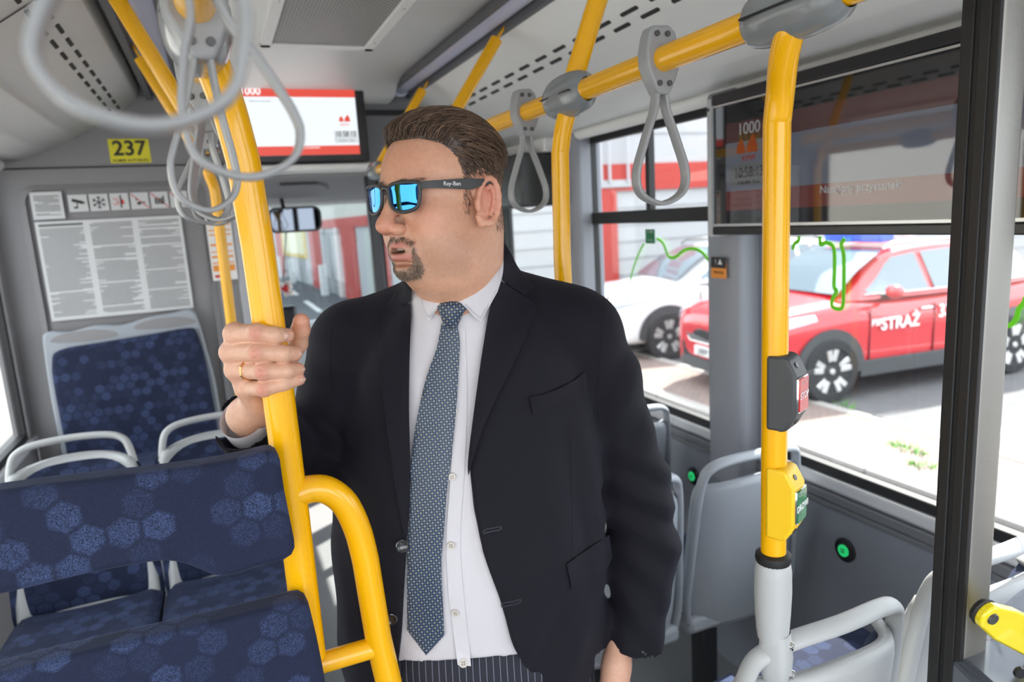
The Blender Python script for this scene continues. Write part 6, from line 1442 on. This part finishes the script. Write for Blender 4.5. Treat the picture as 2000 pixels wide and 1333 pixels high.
# shirt placket and buttons
plk = C([(884, 640), (886, 760), (884, 860), (878, 960), (872, 1060), (876, 1160), (886, 1240), (894, 1300)]) + C([(920, 1302), (914, 1240), (905, 1160), (899, 1060), (904, 960), (910, 860), (912, 760), (908, 640)])
panel('placket', plk, SHIRTM, shirt, BV_SH, off=.0016, thick=.001, step=10)
def on_cloth(px, py, off=.0, bvh=None):
    d = ray(px, py); d = d / np.linalg.norm(d); h = (bvh or BV_ALL).ray_cast(Vector(EYE), Vector(d))
    return (np.array(h[0]) - d * off, nrm(np.array(h[1]) if h[1].dot(Vector(d)) < 0 else -np.array(h[1]))) if h[0] is not None else (EYE + d * 1.05, -d)
BUT = mat('button_pearl', (.60, .56, .50), .25)
for px, py in ((886, 803), (883, 932), (881, 1066), (889, 1198), (905, 1296)):
    c_, n_ = on_cloth(px, py, .003, BV_SH); g = G().lathe([(0, .0014), (.0036, .0014), (.0042, .0028), (.0056, .0028), (.0062, .001), (.0055, 0)], c_, axis=n_, n=20); bt = g.build('button', BUT, shirt, smooth=50)
    s_ = nrm(np.cross(n_, ZV)); u_ = np.cross(s_, n_); g = G()
    for a in (-1, 1):
        for b in (-1, 1): g.lathe([(.0, .0018), (.0008, .0018), (.0008, .0012)], c_ + s_ * a * .0014 + u_ * b * .0014, axis=n_, n=6)
    g.build('thread_hole', BLK, bt, smooth=0)
# tie
TIE = bpy.data.materials.new('tie_silk'); TIE.use_nodes = True; nt = TIE.node_tree; b = principled(TIE)
tc = N(nt, 'ShaderNodeTexCoord'); mp_ = N(nt, 'ShaderNodeMapping'); nt.links.new(tc.outputs['UV'], mp_.inputs[0]); mp_.inputs['Rotation'].default_value = (0, 0, .10); mp_.inputs['Scale'].default_value = (235, 235, 1)
ck = N(nt, 'ShaderNodeTexChecker'); nt.links.new(mp_.outputs[0], ck.inputs[0]); ck.inputs['Scale'].default_value = 1
fr3 = N(nt, 'ShaderNodeVectorMath', operation='FRACTION'); nt.links.new(mp_.outputs[0], fr3.inputs[0]); sb_ = N(nt, 'ShaderNodeVectorMath', operation='SUBTRACT'); nt.links.new(fr3.outputs[0], sb_.inputs[0]); sb_.inputs[1].default_value = (.5, .5, 0)
sb2 = N(nt, 'ShaderNodeVectorMath', operation='MULTIPLY'); nt.links.new(sb_.outputs[0], sb2.inputs[0]); sb2.inputs[1].default_value = (1, 1, 0)
ln_ = N(nt, 'ShaderNodeVectorMath', operation='LENGTH'); nt.links.new(sb2.outputs[0], ln_.inputs[0])
dot_ = N(nt, 'ShaderNodeMath', operation='LESS_THAN'); nt.links.new(ln_.outputs['Value'], dot_.inputs[0]); dot_.inputs[1].default_value = .17
sq = N(nt, 'ShaderNodeMath', operation='LESS_THAN'); nt.links.new(ln_.outputs['Value'], sq.inputs[0]); sq.inputs[1].default_value = .38
a1 = N(nt, 'ShaderNodeMix', data_type='RGBA'); nt.links.new(dot_.outputs[0], a1.inputs['Factor']); a1.inputs['A'].default_value = (.30, .32, .28, 1); a1.inputs['B'].default_value = (.05, .09, .16, 1)
a2 = N(nt, 'ShaderNodeMix', data_type='RGBA'); nt.links.new(dot_.outputs[0], a2.inputs['Factor']); a2.inputs['A'].default_value = (.004, .022, .075, 1); a2.inputs['B'].default_value = (.16, .28, .40, 1)
a0 = N(nt, 'ShaderNodeMix', data_type='RGBA'); nt.links.new(sq.outputs[0], a0.inputs['Factor']); a0.inputs['A'].default_value = (.004, .008, .02, 1); nt.links.new(a1.outputs['Result'], a0.inputs['B'])
a3 = N(nt, 'ShaderNodeMix', data_type='RGBA'); nt.links.new(ck.outputs['Fac'], a3.inputs['Factor']); nt.links.new(a2.outputs['Result'], a3.inputs['A']); nt.links.new(a0.outputs['Result'], a3.inputs['B'])
nt.links.new(a3.outputs['Result'], b.inputs['Base Color']); b.inputs['Roughness'].default_value = .45; b.inputs['Sheen Weight'].default_value = .2
tie = panel('tie', C([(862, 632), (853, 680), (832, 740), (812, 830), (801, 920), (796, 1010), (795, 1100), (795, 1232)], 4) + [(832, 1281), (868, 1242)] + C([(865, 1180), (862, 1100), (867, 1040), (873, 960), (883, 880), (891, 800), (896, 720), (898, 670), (893, 634)], 4), TIE, person, BV_SH, off=.006, thick=.003, step=9, puff=.005, pr=22, uvs=True, relax=8)
panel('knot', C([(853, 600), (858, 614), (866, 634), (868, 640)]) + C([(880, 644), (892, 640), (898, 628), (906, 612), (912, 604)]) + C([(900, 592), (886, 587), (872, 588), (860, 592)]), TIE, tie, BV_SH, off=.010, thick=.006, step=5, puff=.009, pr=16, uvs=True, relax=3)
# lapels and collar of the jacket
collarR = C([(977, 472), (985, 474), (998, 495), (1012, 522), (1030, 545)]) + [(1046, 563), (1023, 576)] + C([(1000, 562), (985, 550), (974, 540)]) + C([(977, 520), (979, 495)])
panel('collar', collarR, SUIT, jacket, off=.0105, thick=.003, step=8, puff=.001, pr=8)
lapR = C([(970, 545), (985, 553), (1004, 566), (1024, 578)]) + [(1048, 597)] + C([(1030, 650), (1003, 710), (968, 780), (942, 840), (922, 905)]) + C([(915, 930), (914, 900), (926, 800), (940, 700), (953, 620)])
panel('lapel', lapR, SUIT, jacket, off=.0085, thick=.0025, step=10, puff=.001, pr=8)
collarL = C([(806, 545), (790, 553), (775, 568), (765, 585)]) + [(756, 598), (764, 602), (800, 600)] + C([(803, 575)])
panel('collar', [(806, 545), (790, 552), (775, 567), (764, 584), (755, 597), (768, 604), (802, 590)], SUIT, jacket, off=.0100, thick=.003, step=7, puff=.001, pr=8)
lapL = [(802, 592), (766, 603), (746, 618), (739, 624)] + C([(740, 680), (746, 760), (757, 850), (770, 940), (784, 1020), (794, 1060)]) + C([(800, 1000), (801, 900), (799, 800), (800, 700), (803, 620)])
panel('lapel', lapL, SUIT, jacket, off=.0085, thick=.0025, step=10, puff=.001, pr=8)
# pockets, seam lines, buttonholes, jacket buttons
wel = [(1034, 776), (1060, 772), (1090, 760), (1120, 745), (1143, 727), (1146, 752), (1144, 764), (1120, 780), (1080, 798), (1042, 811)]
panel('breast_pocket', wel, SUIT, jacket, off=.0055, thick=.002, step=8)
flp = [(1107, 1103), (1130, 1086), (1165, 1062), (1190, 1046), (1196, 1090), (1185, 1115), (1150, 1138), (1117, 1153)]
panel('pocket_flap', flp, SUIT, jacket, off=.0060, thick=.002, step=8)
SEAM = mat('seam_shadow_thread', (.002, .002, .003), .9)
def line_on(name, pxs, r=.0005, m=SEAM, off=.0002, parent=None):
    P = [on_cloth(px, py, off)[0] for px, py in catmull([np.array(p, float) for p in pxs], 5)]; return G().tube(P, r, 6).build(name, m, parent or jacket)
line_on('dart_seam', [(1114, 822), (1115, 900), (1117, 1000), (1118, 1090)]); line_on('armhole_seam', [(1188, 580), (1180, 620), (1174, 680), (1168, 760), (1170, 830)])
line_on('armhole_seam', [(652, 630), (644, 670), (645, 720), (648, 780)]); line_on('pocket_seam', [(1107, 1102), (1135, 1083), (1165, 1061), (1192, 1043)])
line_on('lapel_buttonhole', [(1004, 598), (1016, 606), (1022, 611)], .0008)
THR = mat('buttonhole_thread', (.02, .022, .03), .6)
for a in ([(943, 1040), (950, 1034), (962, 1032), (978, 1029)], [(979, 1183), (986, 1178), (1000, 1176), (1016, 1172)]): line_on('buttonhole', a + [(a[3][0] - 2, a[3][1] + 6), (a[2][0], a[2][1] + 6), (a[1][0], a[1][1] + 7), (a[0][0] + 1, a[0][1] + 3)], .0012, THR)
JB = mat('jacket_button', (.02, .02, .022), .12, coat=.8)
for px, py in ((785, 1066), (764, 1208)):
    c_, n_ = on_cloth(px, py, .002); n_ = nrm(n_ + .5 * UV); G().lathe([(0, .003), (.007, .003), (.0085, .0045), (.0100, .004), (.0105, .001), (.008, 0)], c_, axis=n_, n=22).build('button', JB, jacket, smooth=50)
# trouser button glint at the waist
c_, n_ = on_cloth(915, 1306, .002, BV_ALL)
for o in bpy.data.objects:
    if '_org' in o: del o['_org']
